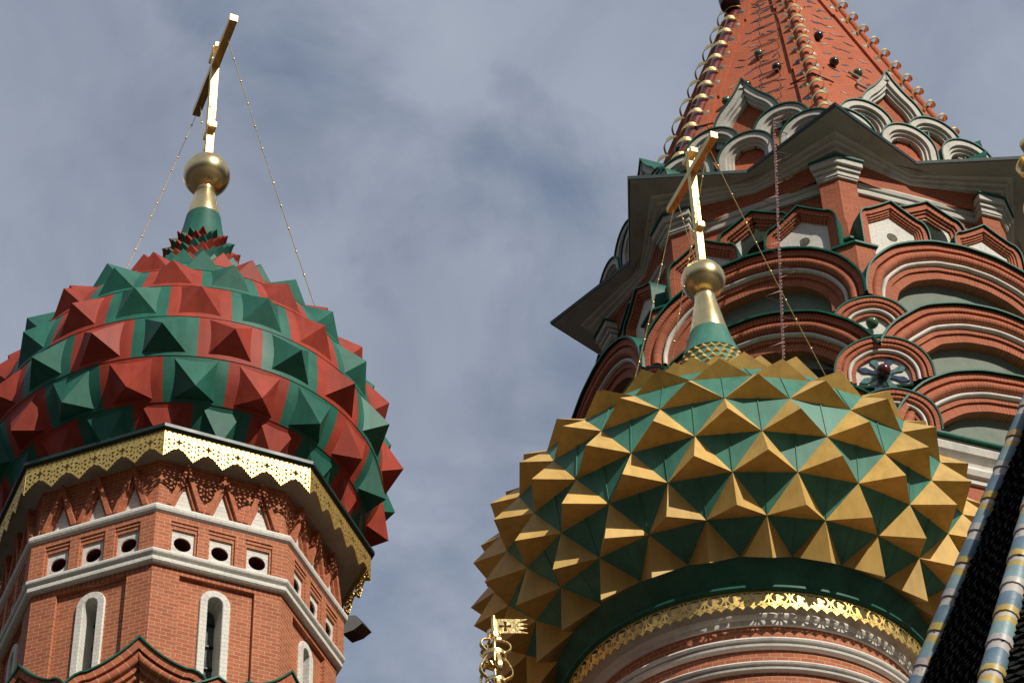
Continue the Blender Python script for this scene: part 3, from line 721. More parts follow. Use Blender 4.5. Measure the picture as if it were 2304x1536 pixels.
# --- round arches in three tiers
def round_arch(D, a, b, zs, leg, k, depth, small=False, seg=None):
    if seg:      # a flatter arc, cut off where it meets its neighbour
        A_, B_, Z_ = seg; a0 = math.acos(a / A_); path = [(-A_ * cos(a0 + (pi - 2 * a0) * i / 40), Z_ + B_ * sin(a0 + (pi - 2 * a0) * i / 40)) for i in range(41)]
        zs, b = path[0][1], Z_ + B_ - path[0][1]
    else: path = ell(a, b, zs, leg, 40)
    path = wavy(path, 0.014 if small else 0.020)
    br = MB()
    if small:
        prof = [(0, 0), (-0.075, 0), (-0.075, -0.035), (-0.085, -0.035)] + torus_prof(-0.09, -0.165, -0.05, 0.035) + [(-0.165, -0.07), (-0.175, -0.07)]
        prof += [(-0.235, -0.075), (-0.235, -0.085), (-0.30, -0.085), (-0.30, -0.16)]
        wp = [(-0.178, -0.09)] + torus_prof(-0.178, -0.235, -0.07, 0.03) + [(-0.235, -0.09)]
        it, io = 0.29, -0.14
    else:
        prof = [(0, 0), (-0.105, 0), (-0.105, -0.045), (-0.12, -0.045)] + torus_prof(-0.125, -0.28, -0.07, 0.075) + [(-0.28, -0.105), (-0.295, -0.105)]
        prof += [(-0.36, -0.12), (-0.37, -0.12), (-0.45, -0.12), (-0.45, -0.155), (-0.465, -0.155), (-0.60, -0.155), (-0.60, -0.36)]
        wp = [(-0.295, -0.13)] + torus_prof(-0.295, -0.365, -0.105, 0.05) + [(-0.365, -0.13)]
        it, io = 0.56, -0.34
    br.sweep(path, prof, D)
    tr = MB(); tr.sweep(path, [(-0.004, 0.01), (0.0, 0.018), (0.024, 0.018), (0.028, 0.0), (0.028, -depth), (-0.004, -depth)] if small else [(-0.004, 0.045), (0.0, 0.06), (0.03, 0.06), (0.035, 0.04), (0.035, -depth), (-0.004, -depth)], D)
    wm = MB(); wm.sweep(path, wp, D)
    ty = MB(); ty.prism([(t * (a - it) / a, z if z < zs else zs - (0.35 if seg else 0) + (z - zs) * (b - it + (0.35 if seg else 0)) / b) for t, z in path], D + io - 0.05, D + io)
    return (br.mesh("round_arch", M_VOUS, 35), tr.mesh("metal_edge", M_TRIM, 35), wm.mesh("white_moulding", M_WHITES, 45), ty.mesh("tympanum", M_WHITE if small else M_TYMP))
def wavy(path, amp=0.008, f=2.3):
    return [(t + amp * (mnoise.noise(Vector((t * f, z * f, 1.7)))), z + amp * mnoise.noise(Vector((t * f, z * f, 8.1)))) for t, z in path]
def place_arch(ms, az, nm="round_arch"):
    o = put(nm, ms[0], tt, az); put("metal_edge", ms[1], o); put("white_moulding", ms[2], o); return o, put("tympanum", ms[3], o)
tiers = [(4.45, 30.25, 1.45), (4.80, 28.74, 1.26), (5.12, 27.08, 1.24)]
for D, zs, b in tiers:
    ms = round_arch(D, D * T225 - 0.004, b, zs, 0.1 if D < 4.6 else 0.0, 1, 0.95, False, {4.45: None, 4.80: (2.135, 2.09, 27.94), 5.12: (2.27, 2.09, 26.25)}[D])
    for k in range(8): place_arch(ms, TF[k])
smalls = [(4.86, 0.585, 29.42, 0.60), (5.20, 0.71, 28.16, 0.70), (5.50, 0.62, 26.93, 0.62)]
star_az = []
for i, (D, a, zs, b) in enumerate(smalls):
    ms = round_arch(D, a, b, zs, (0.04, 0.12, 0.2)[i], 1, 0.8, True)
    for k in range(8): place_arch(ms, TK[k], "small_arch")
for k in range(4):
    az = TK[k]
    m = MB(); m.sphere((4.86 - 0.02, 0.0, 29.42 + 0.08), 0.095, 20, 12); m.build("glazed_ball", M_GB1, tt, 60, az)
    st = MB()
    cz = 28.16 + 0.06
    for q in range(8):
        a = rad(45) * q + rad(22.5); cl = 0.40
        d = lambda r, da: (r * sin(a + da), cz + r * cos(a + da) * 0.95)
        P = [d(0.05, -0.9), d(0.20, -0.17), d(0.30, -0.20), d(cl, 0), d(0.30, 0.20), d(0.20, 0.17), d(0.05, 0.9)]
        st.prism(P, 5.20 - 0.15, 5.20 - 0.115, (0, 1)[q % 2])
    st.build("star_tile", [M_GB4, M_GB5], tt, None, az)
    m = MB(); m.sphere((5.20 - 0.03, 0.0, cz), 0.105, 20, 12); m.build("glazed_ball", M_GB3, tt, 60, az)
# --- white-filled keel gables and windows of the upper octagon
def gable(D, t0, a, zs, zsh, zap, leg):
    path = keel(a, zs, zsh, zap, leg, t0, 0.12, 8, 0.74)
    br = MB(); prof = [(0, 0), (-0.085, 0), (-0.085, -0.03), (-0.09, -0.03), (-0.125, -0.03), (-0.125, -0.055), (-0.13, -0.055), (-0.155, -0.055), (-0.155, -0.08), (-0.16, -0.08), (-0.18, -0.08), (-0.18, -0.14)]
    br.sweep(path, prof, D, 0, t0)
    tr = MB(); tr.sweep(path, [(-0.004, 0.03), (0.0, 0.045), (0.022, 0.045), (0.022, -0.62), (-0.004, -0.62)], D)
    s = (a - 0.14) / a
    ty = MB(); n = 112; cz = zs - 0.12; E = []; S = []
    out = [(t0 + (t - t0) * s, zs + (z - zs) * s - 0.03 if z > zs else z) for t, z in keel(a, zs, zsh, zap, 0.85, t0, 0.12, 8, 0.74)]
    # face with a round opening: fan between hole and outline
    def hit(a_):
        dx, dz = cos(a_), sin(a_); best = None; P = out + [out[0]]
        for p, q in zip(P, P[1:]):
            ex, ez = q[0] - p[0], q[1] - p[1]; det = dx * ez - dz * ex
            if abs(det) < 1e-9: continue
            r = ((p[0] - t0) * ez - (p[1] - cz) * ex) / det; w_ = ((p[0] - t0) * dz - (p[1] - cz) * dx) / det
            if r > 0 and -1e-6 <= w_ <= 1 + 1e-6 and (best is None or r < best): best = r
        return (t0 + dx * best, cz + dz * best)
    for i in range(n):
        a_ = 2 * pi * i / n; E.append((t0 + 0.095 * cos(a_), cz + 0.095 * sin(a_))); S.append(hit(a_))
    o1 = D - 0.115
    for i in range(n):
        j = (i + 1) % n
        ty.face([(o1, *S[i]), (o1, *S[j]), (o1, *E[j]), (o1, *E[i])]); ty.face([(o1, *E[i]), (o1, *E[j]), (o1 - .3, *E[j]), (o1 - .3, *E[i])])
    ty.face([(o1 - .3, *e) for e in E], None, 1)
    return br.mesh("keel_gable", M_VOUS, 35), tr.mesh("metal_edge", M_TRIM, 35), ty.mesh("white_panel", [M_WHITE, M_TYMP])
gl = [gable(3.97, t0, 0.60, 32.38, 32.64, 32.95, 1.3) for t0 in (-0.84, 0.84)]
wp_ = keel(0.62, 32.90, 33.20, 33.46, 1.6, 0, 0.1, 8, 0.72)
wb = MB(); wb.sweep(wp_, [(0, 0), (-0.11, 0), (-0.11, -0.035), (-0.15, -0.035), (-0.15, -0.07), (-0.21, -0.07), (-0.21, -0.10), (-0.25, -0.10), (-0.25, -0.16)], 3.73)
we = MB(); we.sweep(wp_, [(-0.004, 0.03), (0.0, 0.045), (0.022, 0.045), (0.022, -0.45), (-0.004, -0.45)], 3.73)
wr_path = ell(0.35, 0.40, 32.76, 1.5, 16)
wr = MB(); wr.sweep(wr_path, [(0.07, -0.10), (0.0, -0.10), (-0.05, -0.38)], 3.73)
wg = MB(); wg.prism(ell(0.36, 0.40, 32.70, 1.4, 16), 3.34, 3.37)
wms = (wb.mesh("arched_window", M_VOUS, 35), we.mesh("metal_edge", M_TRIM, 35), wr.mesh("white_reveal", M_WHITE, 40), wg.mesh("pane", M_DGLASS))
for k in range(8):
    for ga in gl:
        o = put("keel_gable", ga[0], tt, TF[k]); put("metal_edge", ga[1], o); put("white_panel", ga[2], o)
    o = put("arched_window", wms[0], tt, TF[k])
    for q in range(1, 4): put(wms[q].name.split('.')[0], wms[q], o)
# --- corner pilasters with caps
def corner_plan(R, w, Rin):
    a = rad(22.5); ap = R * cos(a); pts = []
    # face directions either side of the corner at azimuth 0
    def along(sg, d, rr): 
        c = Vector((rr, 0)); dirv = Vector((-sin(a), cos(a) * 1.0)); dv = Vector((-sin(a), sg * cos(a)))
        return c + dv * d
    L0, L1 = along(1, w, R), along(-1, w, R)
    nL, nR = Vector((cos(a), sin(a))), Vector((cos(a), -sin(a)))
    dpt = R - Rin
    return [tuple(L1), (R, 0), tuple(L0), tuple(L0 - nL * dpt), (Rin - 0.1, 0), tuple(L1 - nR * dpt)]
p1 = MB(); p1.extr_plan(corner_plan(3.86, 0.33, 3.5), 32.72, 33.9); pil = p1.mesh("pilaster", M_BRICKC)
p2 = MB()
for R, w_, z0, z1 in ((3.93, 0.38, 33.76, 33.83), (3.97, 0.42, 33.86, 33.93), (4.03, 0.47, 33.95, 34.07)): p2.extr_plan(corner_plan(R, w_, 3.5), z0, z1)
p2.extr_plan(corner_plan(3.91, 0.36, 3.5), 33.72, 33.96)
capm = p2.mesh("capital", M_TONED)
p3 = MB(); p3.extr_plan(corner_plan(4.07, 0.50, 3.45), 34.07, 34.105); cape = p3.mesh("metal_edge", M_TRIM)
p4 = MB()
for R, w_, z0, z1 in ((3.90, 0.36, 32.66, 32.74), (3.95, 0.40, 32.58, 32.66), (4.0, 0.44, 32.5, 32.58), (4.05, 0.46, 31.3, 32.5)): p4.extr_plan(corner_plan(R, w_ if z1 > 32.5 else 0.30, 3.4), z0, z1)
pb = p4.mesh("pilaster_base", M_BRICKC)
p5 = MB(); p5.extr_plan(corner_plan(4.14, 0.38, 3.4), 32.06, 32.10); pbe = p5.mesh("metal_edge", M_TRIM)
p6 = MB(); p6.extr_plan(corner_plan(4.5, 0.34, 3.4), 30.3, 31.55); pbb = p6.mesh("pedestal", M_BRICKC)
p7 = MB(); p7.extr_plan(corner_plan(4.55, 0.40, 3.4), 31.55, 31.59); pbc = p7.mesh("metal_edge", M_TRIM)
for k in range(8):
    o = put("pilaster", pil, tt, TK[k]); put("capital", capm, o); put("metal_edge", cape, o); put("pilaster_base", pb, o); put("metal_edge", pbe, o)
    o = put("pedestal", pbb, tt, TK[k]); put("metal_edge", pbc, o)
m = MB(); m.revolve([(3.3, 33.74), (3.37, 33.74), (3.385, 33.80), (3.375, 33.85), (3.41, 33.86), (3.43, 33.92), (3.40, 33.98), (3.38, 34.0), (3.3, 34.04)], 8, TC, True); m.build("string_course", M_TONED, tt, 30)
# --- star-shaped eave
def star(Rt, Rc, z):
    return [((Rt if i % 2 == 0 else Rc) * cos(TC + rad(22.5) * i), (Rt if i % 2 == 0 else Rc) * sin(TC + rad(22.5) * i), z) for i in range(16)]
m = MB(); m.loft([star(3.84, 3.34, 33.90), star(3.90, 3.37, 34.20), star(3.92, 3.38, 34.30)]); m.build("eave_brick", M_BRICKC, tt)
m = MB(); m.loft([star(3.86, 3.35, 34.235), star(4.01, 3.41, 34.24), star(4.04, 3.42, 34.285), star(4.01, 3.41, 34.30), star(4.12, 3.44, 34.31), star(4.16, 3.455, 34.345), star(4.12, 3.44, 34.365), star(4.26, 3.48, 34.375), star(4.29, 3.49, 34.41)]); m.build("eave_moulding", M_TONED, tt)
m = MB(); m.loft([star(4.25, 3.475, 34.40), star(4.50, 3.56, 34.425), star(4.755, 3.665, 34.44), star(4.77, 3.67, 34.47)]); m.build("eave_soffit", M_SOFFIT, tt)
m = MB(); m.loft([star(4.74, 3.655, 34.475), star(4.80, 3.685, 34.455), star(4.815, 3.69, 34.52), star(4.6, 3.6, 34.56), star(3.3, 3.1, 34.95)]); m.build("roof_edge", M_DKTRIM, tt)
# --- tent
ZA = 45.25; KT = 0.358
def tR(z): return KT * (ZA - z)
m = MB(); m.revolve([(tR(z) * cos(rad(22.5)), z) for z in (34.4, 36.0, 38.0, 40.0, 42.0, 44.0, 44.6)], 8, TC, True); tent = m.build("tent_spire", M_TENT, tt)
m = MB(); m.revolve([(0.25, 44.5), (0.62, 44.62), (0.66, 44.8), (0.5, 44.95), (0.45, 46.2), (0.7, 46.9), (0.75, 47.4), (0.5, 47.9), (0.15, 48.5), (0.05, 48.9), (0.0, 48.92)], 32); m.build("lantern", M_GOLD, tent, 40)
TA = math.atan(KT * cos(rad(22.5)))         # lean of a face
def tent_pt(az_face, t, z, o=0.0):
    ap = tR(z) * cos(rad(22.5)); ca, sa = cos(az_face), sin(az_face)
    r = ap + o * cos(TA); zz = z + o * sin(TA)
    return Vector((r * ca - t * sa, r * sa + t * ca, zz))
def tent_patch(mb, az, quads, o0, o1, mi=0):
    """raised flat piece on a tent face, quads = list of (t,z)"""
    top = [tent_pt(az, t, z, o1) for t, z in quads]; bot = [tent_pt(az, t, z, o0) for t, z in quads]
    mb.face(top, None, mi)
    for i in range(len(quads)):
        j = (i + 1) % len(quads); mb.face([bot[i], bot[j], top[j], top[i]], None, mi)
for k in vis:
    az = TF[k]
    for sg in (-1, 1):
        st = MB(); e = lambda z, d: sg * (tR(z) * sin(rad(22.5)) - d)
        for z0, z1 in ((35.2, 38.0), (38.0, 41.0), (41.0, 44.3)):
            q = [(e(z0, 0.0), z0), (e(z0, 0.30), z0), (e(z1, 0.26), z1), (e(z1, 0.0), z1)]
            if sg > 0: q = q[::-1]
            tent_patch(st, az, q, -0.02, 0.055)
        st.build("edge_strip", M_TENT, tent)
# ribs with gilded curls
ribk = [0, 1, 2, 7]
for k in ribk:
    az = TK[k]; P = lambda z, o=0.0: Vector(((tR(z) + o) * cos(az), (tR(z) + o) * sin(az), z))
    rb = MB(); rb.tube([P(35.0, .05), P(44.4, .05)], 0.105 if k == 0 else 0.07, 12); ribo = rb.build("rib", M_RIBRED if k == 0 else M_TENT, tent, 50)
    d = (P(40) - P(36)).normalized(); tg = Vector((-sin(az), cos(az), 0)); out = d.cross(tg) * -1
    if out.x * cos(az) + out.y * sin(az) < 0: out = -out
    pitch = 0.545; RH = 0.148; steps = 26
    z = 35.35
    while z < 43.8:
        # one turn of a flat gilded band coiling round the rib, broad where it crosses, thin between
        pts = []; wd = []
        for i in range(steps + 1):
            u = i / steps; a = 2 * pi * u + rad(40)
            pts.append(P(z + pitch * cos(math.atan(KT)) * u, 0.09) + out * RH * cos(a) * 0.95 + tg * RH * sin(a))
            wd.append(d)
        pulse = lambda q: 0.34 + 0.66 * (0.5 + 0.5 * cos(2 * (2 * pi * q + rad(40)) - rad(70))) ** 1.5
        c = MB(); c.ribbon(pts, lambda i: d, 0.135, 0.012, False, pulse)
        c.build("gilded_curl", M_GOLD, tent, 50)
        z += pitch * cos(math.atan(KT))
# glazed tiles set in the tent faces
random.seed(11)
TM = [M_GB4, M_GB2, M_GB5, M_GB6, M_GB5]
def inlay(az, t, z, w_, h, mi, skew=0.0):
    tl = MB(); tent_patch(tl, az, [(t - w_, z - skew), (t, z - h), (t + w_, z + skew), (t, z + h)], -0.01, 0.008); tl.build("inlaid_tile", TM[mi], tent)
def square(az, t, z, s, mi):
    tl = MB(); P = [(t - s, z - s), (t + s, z - s), (t + s, z + s), (t - s, z + s)]
    b = [tent_pt(az, a, c, 0.056) for a, c in P]; tip = tent_pt(az, t, z, 0.085)
    for i in range(4): tl.face([b[i], b[(i + 1) % 4], tip])
    tl.build("glazed_tile", TM[mi], tent)
for k in (7, 0, 1):
    az = TF[k]; z = 36.35; i = 0
    while z < 42.6:
        hwz = tR(z) * sin(rad(22.5))
        for sg in ((-1, 1) if k == 1 else (-1,) if k == 0 else (1,)): square(az, sg * (hwz - 0.15), z, 0.06, (3, 4, 3, 2)[i % 4])
        if k == 0: square(az, hwz - 0.17, z + 0.2, 0.06, (0, 3, 2)[i % 3])
        z += 0.56; i += 1
    z = 37.1; i = 0
    while z < 42.8 and k != 7:
        hwz = tR(z) * sin(rad(22.5)) - 0.36
        for q in (-0.72, -0.25, 0.22, 0.68):
            if (i + int(q * 10)) % 3 == 0: continue
            jz = random.uniform(-.06, .06); w_ = random.uniform(0.06, 0.12)
            inlay(az, hwz * q + random.uniform(-.03, .03), z + jz, w_, random.uniform(0.025, 0.045), random.choice((0, 1, 1, 0, 4, 3)), random.choice((-1, 1)) * random.uniform(0.03, 0.07))
        z += 0.37; i += 1
balls = [(0, 0.05, 39.1, 0), (0, -0.15, 37.95, 2), (0, 0.42, 38.25, 1), (0, -0.52, 37.6, 0), (0, 0.12, 36.95, 4), (1, -0.42, 39.5, 1), (1, -0.42, 38.35, 1), (1, -0.02, 38.1, 0), (1, 0.14, 37.45, 0), (1, 0.42, 37.85, 1), (7, 0.55, 38.3, 1), (7, 0.6, 37.0, 1)]
bm_ = [M_GB1, M_GB2, M_GB3, M_GB4, M_GB5]
for f, t, z, mi in balls:
    m = MB(); m.sphere(tent_pt(TF[f], t, z, 0.08), 0.088, 20, 12); m.build("glazed_ball", bm_[mi], tent, 60)
s_ = MB(); pts = [tent_pt(TF[1], -0.10 + 0.11 * sin(u * 2 * pi) * 1.0 + 0.24 * (u - .5), 38.05 - 0.62 * u, 0.07) for u in [i / 16 for i in range(17)]]
s_.tube(pts, 0.026, 8); s_.build("scroll_ornament", M_GB6, tent, 40)
# climbing rungs up the face
for i in range(16):
    z = 36.3 + 0.42 * i; t0 = 0.36 - 0.018 * i
    r_ = MB(); a, b, c, d = (tent_pt(TF[0], t0 - 0.17, z, 0), tent_pt(TF[0], t0 - 0.17, z + .02, 0.15), tent_pt(TF[0], t0 + 0.19, z + .02, 0.15), tent_pt(TF[0], t0 + 0.19, z, 0))
    r_.tube([a, b, c, d], 0.015, 6); r_.build("climbing_rung", M_PINK, tent, 40)
# iron brackets
for k, z in ((1, 37.35), (0, 36.9)):
    az = TK[k]; b = MB(); P = lambda t, o: Vector(((tR(z) + o) * cos(az) - t * sin(az), (tR(z) + o) * sin(az) + t * cos(az), z + 0.05))
    b.tube([P(-0.38, -0.12), P(0, 0.12), P(0.38, -0.12)], 0.018, 6); b.build("iron_bracket", M_MAROON, tent)
# --- white keel gables round the foot of the tent
def white_gable(path, D, inner, mat_in=M_TENT):
    wm = MB(); wm.sweep(path, [(0, 0), (-0.115, 0), (-0.115, -0.05), (-0.125, -0.05), (-0.165, -0.05), (-0.165, -0.10), (-0.175, -0.10), (-0.215, -0.10), (-0.215, -0.22)], D, 0, sum(p[0] for p in path) / len(path))
    tr = MB(); tr.sweep(path, [(-0.004, 0.02), (0, 0.03), (0.024, 0.03), (0.024, -0.6), (-0.004, -0.6)], D)
    cx = sum(p[0] for p in path) / len(path); zb = path[0][1]; mxh = max(p[1] for p in path) - zb; hw_ = max(p[0] for p in path) - cx
    inn = MB(); inn.prism([(cx + (t - cx) * (hw_ - 0.19) / hw_, zb + (z - zb) * (mxh - 0.24) / mxh) for t, z in path], D - 0.25, D - 0.19)
    return wm.mesh("white_gable", M_TONED, 35), tr.mesh("metal_edge", M_TRIM, 35), inn.mesh("brick_panel", mat_in)
def ogee_path(a, zs, zap, t0=0):
    h = zap - zs
    K = [(-a, zs - 0.25), (-1.0 * a, zs), (-0.99 * a, zs + 0.22 * h), (-0.80 * a, zs + 0.44 * h), (-0.45 * a, zs + 0.64 * h), (-0.19 * a, zs + 0.82 * h), (0.0, zap)]
    L = crom(K, 5)
    return [(t0 + t, z) for t, z in L] + [(t0 - t, z) for t, z in reversed(L[:-1])]
wgs = [white_gable(ogee_path(0.60, 35.95, 37.22), 3.28, 0)]
for t0 in (-0.64, 0.64): wgs.append(white_gable(ell(0.50, 0.50, 35.58, 0.35, 18, t0), 3.42, 0))
for t0 in (-1.12, 0.0, 1.12): wgs.append(white_gable(ell(0.50, 0.50, 35.02, 0.5, 18, t0), 3.58, 0))
for k in range(8):
    for ms in wgs:
        o = put("white_gable", ms[0], tt, TF[k]); put("metal_edge", ms[1], o); put("brick_panel", ms[2], o)

# ================================================================== cable with wire triangles
def cyl_pt(az, R, z): return Vector((TX + R * cos(rad(az)), TY + R * sin(rad(az)), z))
A0, A1, A2 = cyl_pt(-102.0, 3.62, 35.65), cyl_pt(-103.4, 4.62, 34.50), cyl_pt(-106.0, 5.9, 27.6)
cb = MB()
def lerp_path(u):
    return A0.lerp(A1, u / 0.15) if u < 0.15 else A1.lerp(A2, (u - 0.15) / 0.85)
n = 220; pts = []; cr = random.Random(5)
for i in range(n + 1):
    p = lerp_path(i / n); pts.append(p + Vector((0.018 * sin(i * 1.3), 0.018 * cos(i * 1.3), 0)) + Vector((cr.uniform(-.005, .005), 0, 0)))
cb.tube(pts, 0.0095, 6)
pts2 = [lerp_path(i / n) + Vector((-0.018 * sin(i * 1.3), -0.018 * cos(i * 1.3), 0)) for i in range(n + 1)]
cb.tube(pts2, 0.009, 6)
for i in range(12, n - 4, 17):
    p = lerp_path(i / n); s = cr.choice((-1, 1)); w_ = cr.uniform(0.20, 0.27)
    cb.tube([p + Vector((0, 0, 0.14)), p + Vector((s * w_, -0.04, 0.0)), p + Vector((0, 0, -0.10))], 0.0085, 5)
co = cb.build("cable", M_PINK, None, 40)
co['label'] = "twisted pinkish cable with wire triangles hanging in front of the round brick arches"; co['category'] = "cable"

# ================================================================== floodlight high on the spire
fl = thing("floodlight", "small grey floodlight fixed beside the gilded ridge high on the brick spire", "floodlight", (0, 0, 0))
az = TK[0]; z0 = 41.75
fp = Vector((TX + (tR(z0) + 0.34) * cos(az), TY + (tR(z0) + 0.34) * sin(az), z0))
fl.location = fp
m = MB(); m.tube([(-0.02, 0.02, 0.3), (0.0, 0.0, 0.1), (0.06, -0.03, -0.2)], [0.13, 0.16, 0.20], 16); m.build("housing", M_GREYM, fl, 40)
m = MB(); m.tube([(0.30, 0.25, -0.1), (0.1, 0.05, -0.02), (0.0, 0.0, 0.0)], 0.025, 8); m.build("bracket", M_BLACK, fl, 40)
m = MB(); m.tube([(0.06, -0.03, -0.2), (0.064, -0.032, -0.215)], 0.17, 16); m.build("lens", M_DGLASS, fl)

# ================================================================== dark shingled tent roof with tiled ridges
AXP = Vector((4.21, 13.352, 15.248))
pt = thing("tent_roof", "dark shingled tent roof with ridges of blue, white and yellow tiles beside the yellow dome", "roof", (AXP.x, AXP.y, 0))
SL = rad(65.0); RAZ = rad(-181.6); HB = 7.0
def shingle_mat():
    m, t, b = newmat("black_shingles")
    uv = N(t, 'ShaderNodeUVMap'); br = N(t, 'ShaderNodeTexBrick'); br.inputs['Scale'].default_value = 1; br.inputs['Brick Width'].default_value = 0.07; br.inputs['Row Height'].default_value = 0.05
    br.inputs['Mortar Size'].default_value = 0.006; br.inputs['Color1'].default_value = (0.012, 0.014, 0.013, 1); br.inputs['Color2'].default_value = (0.02, 0.022, 0.02, 1); br.inputs['Mortar'].default_value = (0.003, 0.003, 0.003, 1)
    t.links.new(uv.outputs[0], br.inputs['Vector']); t.links.new(br.outputs['Color'], b.inputs['Base Color']); b.inputs['Roughness'].default_value = 0.75; b.inputs['Specular IOR Level'].default_value = 0.12
    inv = N(t, 'ShaderNodeMath', operation='SUBTRACT'); inv.inputs[0].default_value = 1; t.links.new(br.outputs['Fac'], inv.inputs[1]); bump(t, b, inv.outputs[0], 1.0, 0.02)
    return m
M_SHIN = shingle_mat()
def ridge(k, d):       # point at slope distance d down ridge k (relative to apex)
    a = RAZ + rad(45) * k; return Vector((cos(a) * cos(SL), sin(a) * cos(SL), -sin(SL))) * d
ZR = AXP.z
for k in range(8):
    # shingled face in overlapping steps
    fm = MB(); nrow = 130; Lm = 8.2
    a0, b0 = ridge(k, 1.0), ridge(k + 1, 1.0); nn = a0.cross(b0).normalized()
    if nn.dot(Vector((cos(RAZ + rad(45 * k + 22.5)), sin(RAZ + rad(45 * k + 22.5)), 0))) < 0: nn = -nn
    step = 0.062; i = 0; ncol = 1
    rows = int(Lm / step) if k in (7, 0, 1) else 1
    stp = Lm / rows
    for i in range(rows):
        d0, d1 = max(0.02, stp * i), stp * (i + 1)
        A, B, C, Dd = ridge(k, d0), ridge(k + 1, d0), ridge(k + 1, d1) , ridge(k, d1)
        lift = nn * (0.022 if rows > 1 else 0.0)
        if rows == 1: fm.face([A, B, C, Dd]); continue
        w0, w1 = (B - A).length, (C - Dd).length
        nc = max(1, int(w1 / 0.085)); sh = 0.5 * (i % 2)
        # scalloped lower edge: each shingle is a five sided tongue
        for c in range(nc + 1):
            u0, u1 = max(0, (c - sh) / nc), min(1, (c + 1 - sh) / nc)
            if u1 - u0 < 0.01: continue
            um = (u0 + u1) / 2
            P = lambda u, v, l: (A.lerp(B, u)).lerp(Dd.lerp(C, u), v) + nn * l
            jit = random.uniform(0.012, 0.028)
            fm.face([P(u0, -0.15, 0), P(u1, -0.15, 0), P(u1, 0.72, jit), P(um, 1.12, jit), P(u0, 0.72, jit)])
            fm.face([P(u0, 0.72, jit), P(um, 1.12, jit), P(um, 1.12, -0.01), P(u0, 0.72, -0.01)]); fm.face([P(um, 1.12, jit), P(u1, 0.72, jit), P(u1, 0.72, -0.01), P(um, 1.12, -0.01)])
        fm.face([A - nn * 0.012, B - nn * 0.012, C - nn * 0.012, Dd - nn * 0.012])
    o = fm.build("roof_face", M_SHIN, pt); o.location = (0, 0, ZR)
def ridge_tile_mat():
    m, t, b = newmat("painted_ridge_tile")
    uv = N(t, 'ShaderNodeUVMap'); sx = N(t, 'ShaderNodeSeparateXYZ')
    nzv = N(t, 'ShaderNodeTexNoise'); nzv.inputs['Scale'].default_value = 9; c = N(t, 'ShaderNodeTexCoord'); t.links.new(c.outputs['Object'], nzv.inputs['Vector'])
    t.links.new(uv.outputs[0], sx.inputs[0])
    ad = N(t, 'ShaderNodeMath', operation='MULTIPLY_ADD'); ad.inputs[1].default_value = 0.10; t.links.new(nzv.outputs['Fac'], ad.inputs[0]); t.links.new(sx.outputs['Y'], ad.inputs[2])
    fr_ = N(t, 'ShaderNodeMath', operation='FRACT'); sb = N(t, 'ShaderNodeMath', operation='SUBTRACT'); sb.inputs[1].default_value = 0.05; t.links.new(ad.outputs[0], sb.inputs[0]); t.links.new(sb.outputs[0], fr_.inputs[0])
    W_, B_, Y_, T_ = (0.50, 0.46, 0.43), (0.13, 0.21, 0.27), (0.50, 0.36, 0.09), (0.22, 0.34, 0.36)
    r = ramp(t, [(0.0, W_), (0.12, B_), (0.38, Y_), (0.50, W_), (0.56, Y_), (0.66, T_), (0.88, W_)], 'CONSTANT'); t.links.new(fr_.outputs[0], r.inputs[0])
    n1 = noise(t, 6, 5, 0.6); r1 = ramp(t, [(0.3, (0.72, 0.74, 0.78)), (0.7, (1.1, 1.08, 1.02))]); t.links.new(n1, r1.inputs[0])
    cc = mixc(t, 1, r.outputs[0], r1.outputs[0], 'MULTIPLY')
    # chipped glaze showing the clay
    n2 = noise(t, 5.5, 4, 0.5); r2 = ramp(t, [(0.655, (0, 0, 0)), (0.665, (1, 1, 1))]); t.links.new(n2, r2.inputs[0])
    cc = mixc(t, r2.outputs[0], cc, (0.42, 0.24, 0.12))
    n4 = noise(t, 24, 2, 0.5); r4 = ramp(t, [(0.70, (0, 0, 0)), (0.72, (1, 1, 1))]); t.links.new(n4, r4.inputs[0])
    cc = mixc(t, r4.outputs[0], cc, (0.05, 0.045, 0.04))
    t.links.new(cc, b.inputs['Base Color']); b.inputs['Roughness'].default_value = 0.4
    n3 = noise(t, 12, 3); bump(t, b, n3, 0.4, 0.01)
    return m
M_RIDGE = ridge_tile_mat()
tile_len = 0.285
for k in range(8):
    dirv = ridge(k, 1.0); a = RAZ + rad(45) * k
    tg = Vector((-sin(a), cos(a), 0)); out = tg.cross(dirv).normalized()
    if out.dot(Vector((cos(a), sin(a), 0))) < 0: out = -out
    rb = MB(); d = 0.15; i = 0; seg = 14
    while d < 8.0:
        # every tile is a slightly tapering half pipe that laps over the next
        def ring(dd, r): return [dirv * dd + (tg * cos(2 * pi * q / seg) + out * sin(2 * pi * q / seg)) * r + out * 0.015 for q in range(seg)]
        R_ = [ring(d, 0.068), ring(d + tile_len - 0.012, 0.078), ring(d + tile_len - 0.006, 0.077), ring(d + tile_len, 0.066)]
        vv = [0, 0.47, 0.49, 0.5]
        for s0 in range(3):
            for q in range(seg):
                j = (q + 1) % seg
                rb.face([R_[s0][q], R_[s0][j], R_[s0 + 1][j], R_[s0 + 1][q]], [(q / seg, i * 0.5 + vv[s0]), ((q + 1) / seg, i * 0.5 + vv[s0]), ((q + 1) / seg, i * 0.5 + vv[s0 + 1]), (q / seg, i * 0.5 + vv[s0 + 1])])
        d += tile_len; i += 1
    o = rb.build("tiled_ridge", M_RIDGE, pt, 50); o.location = (0, 0, ZR)
m = MB(); m.revolve([(3.05, 0), (3.05, ZR - 7.2), (2.6, ZR - 6.9)], 8, RAZ, True); m.build("wall", M_BRICK, pt)

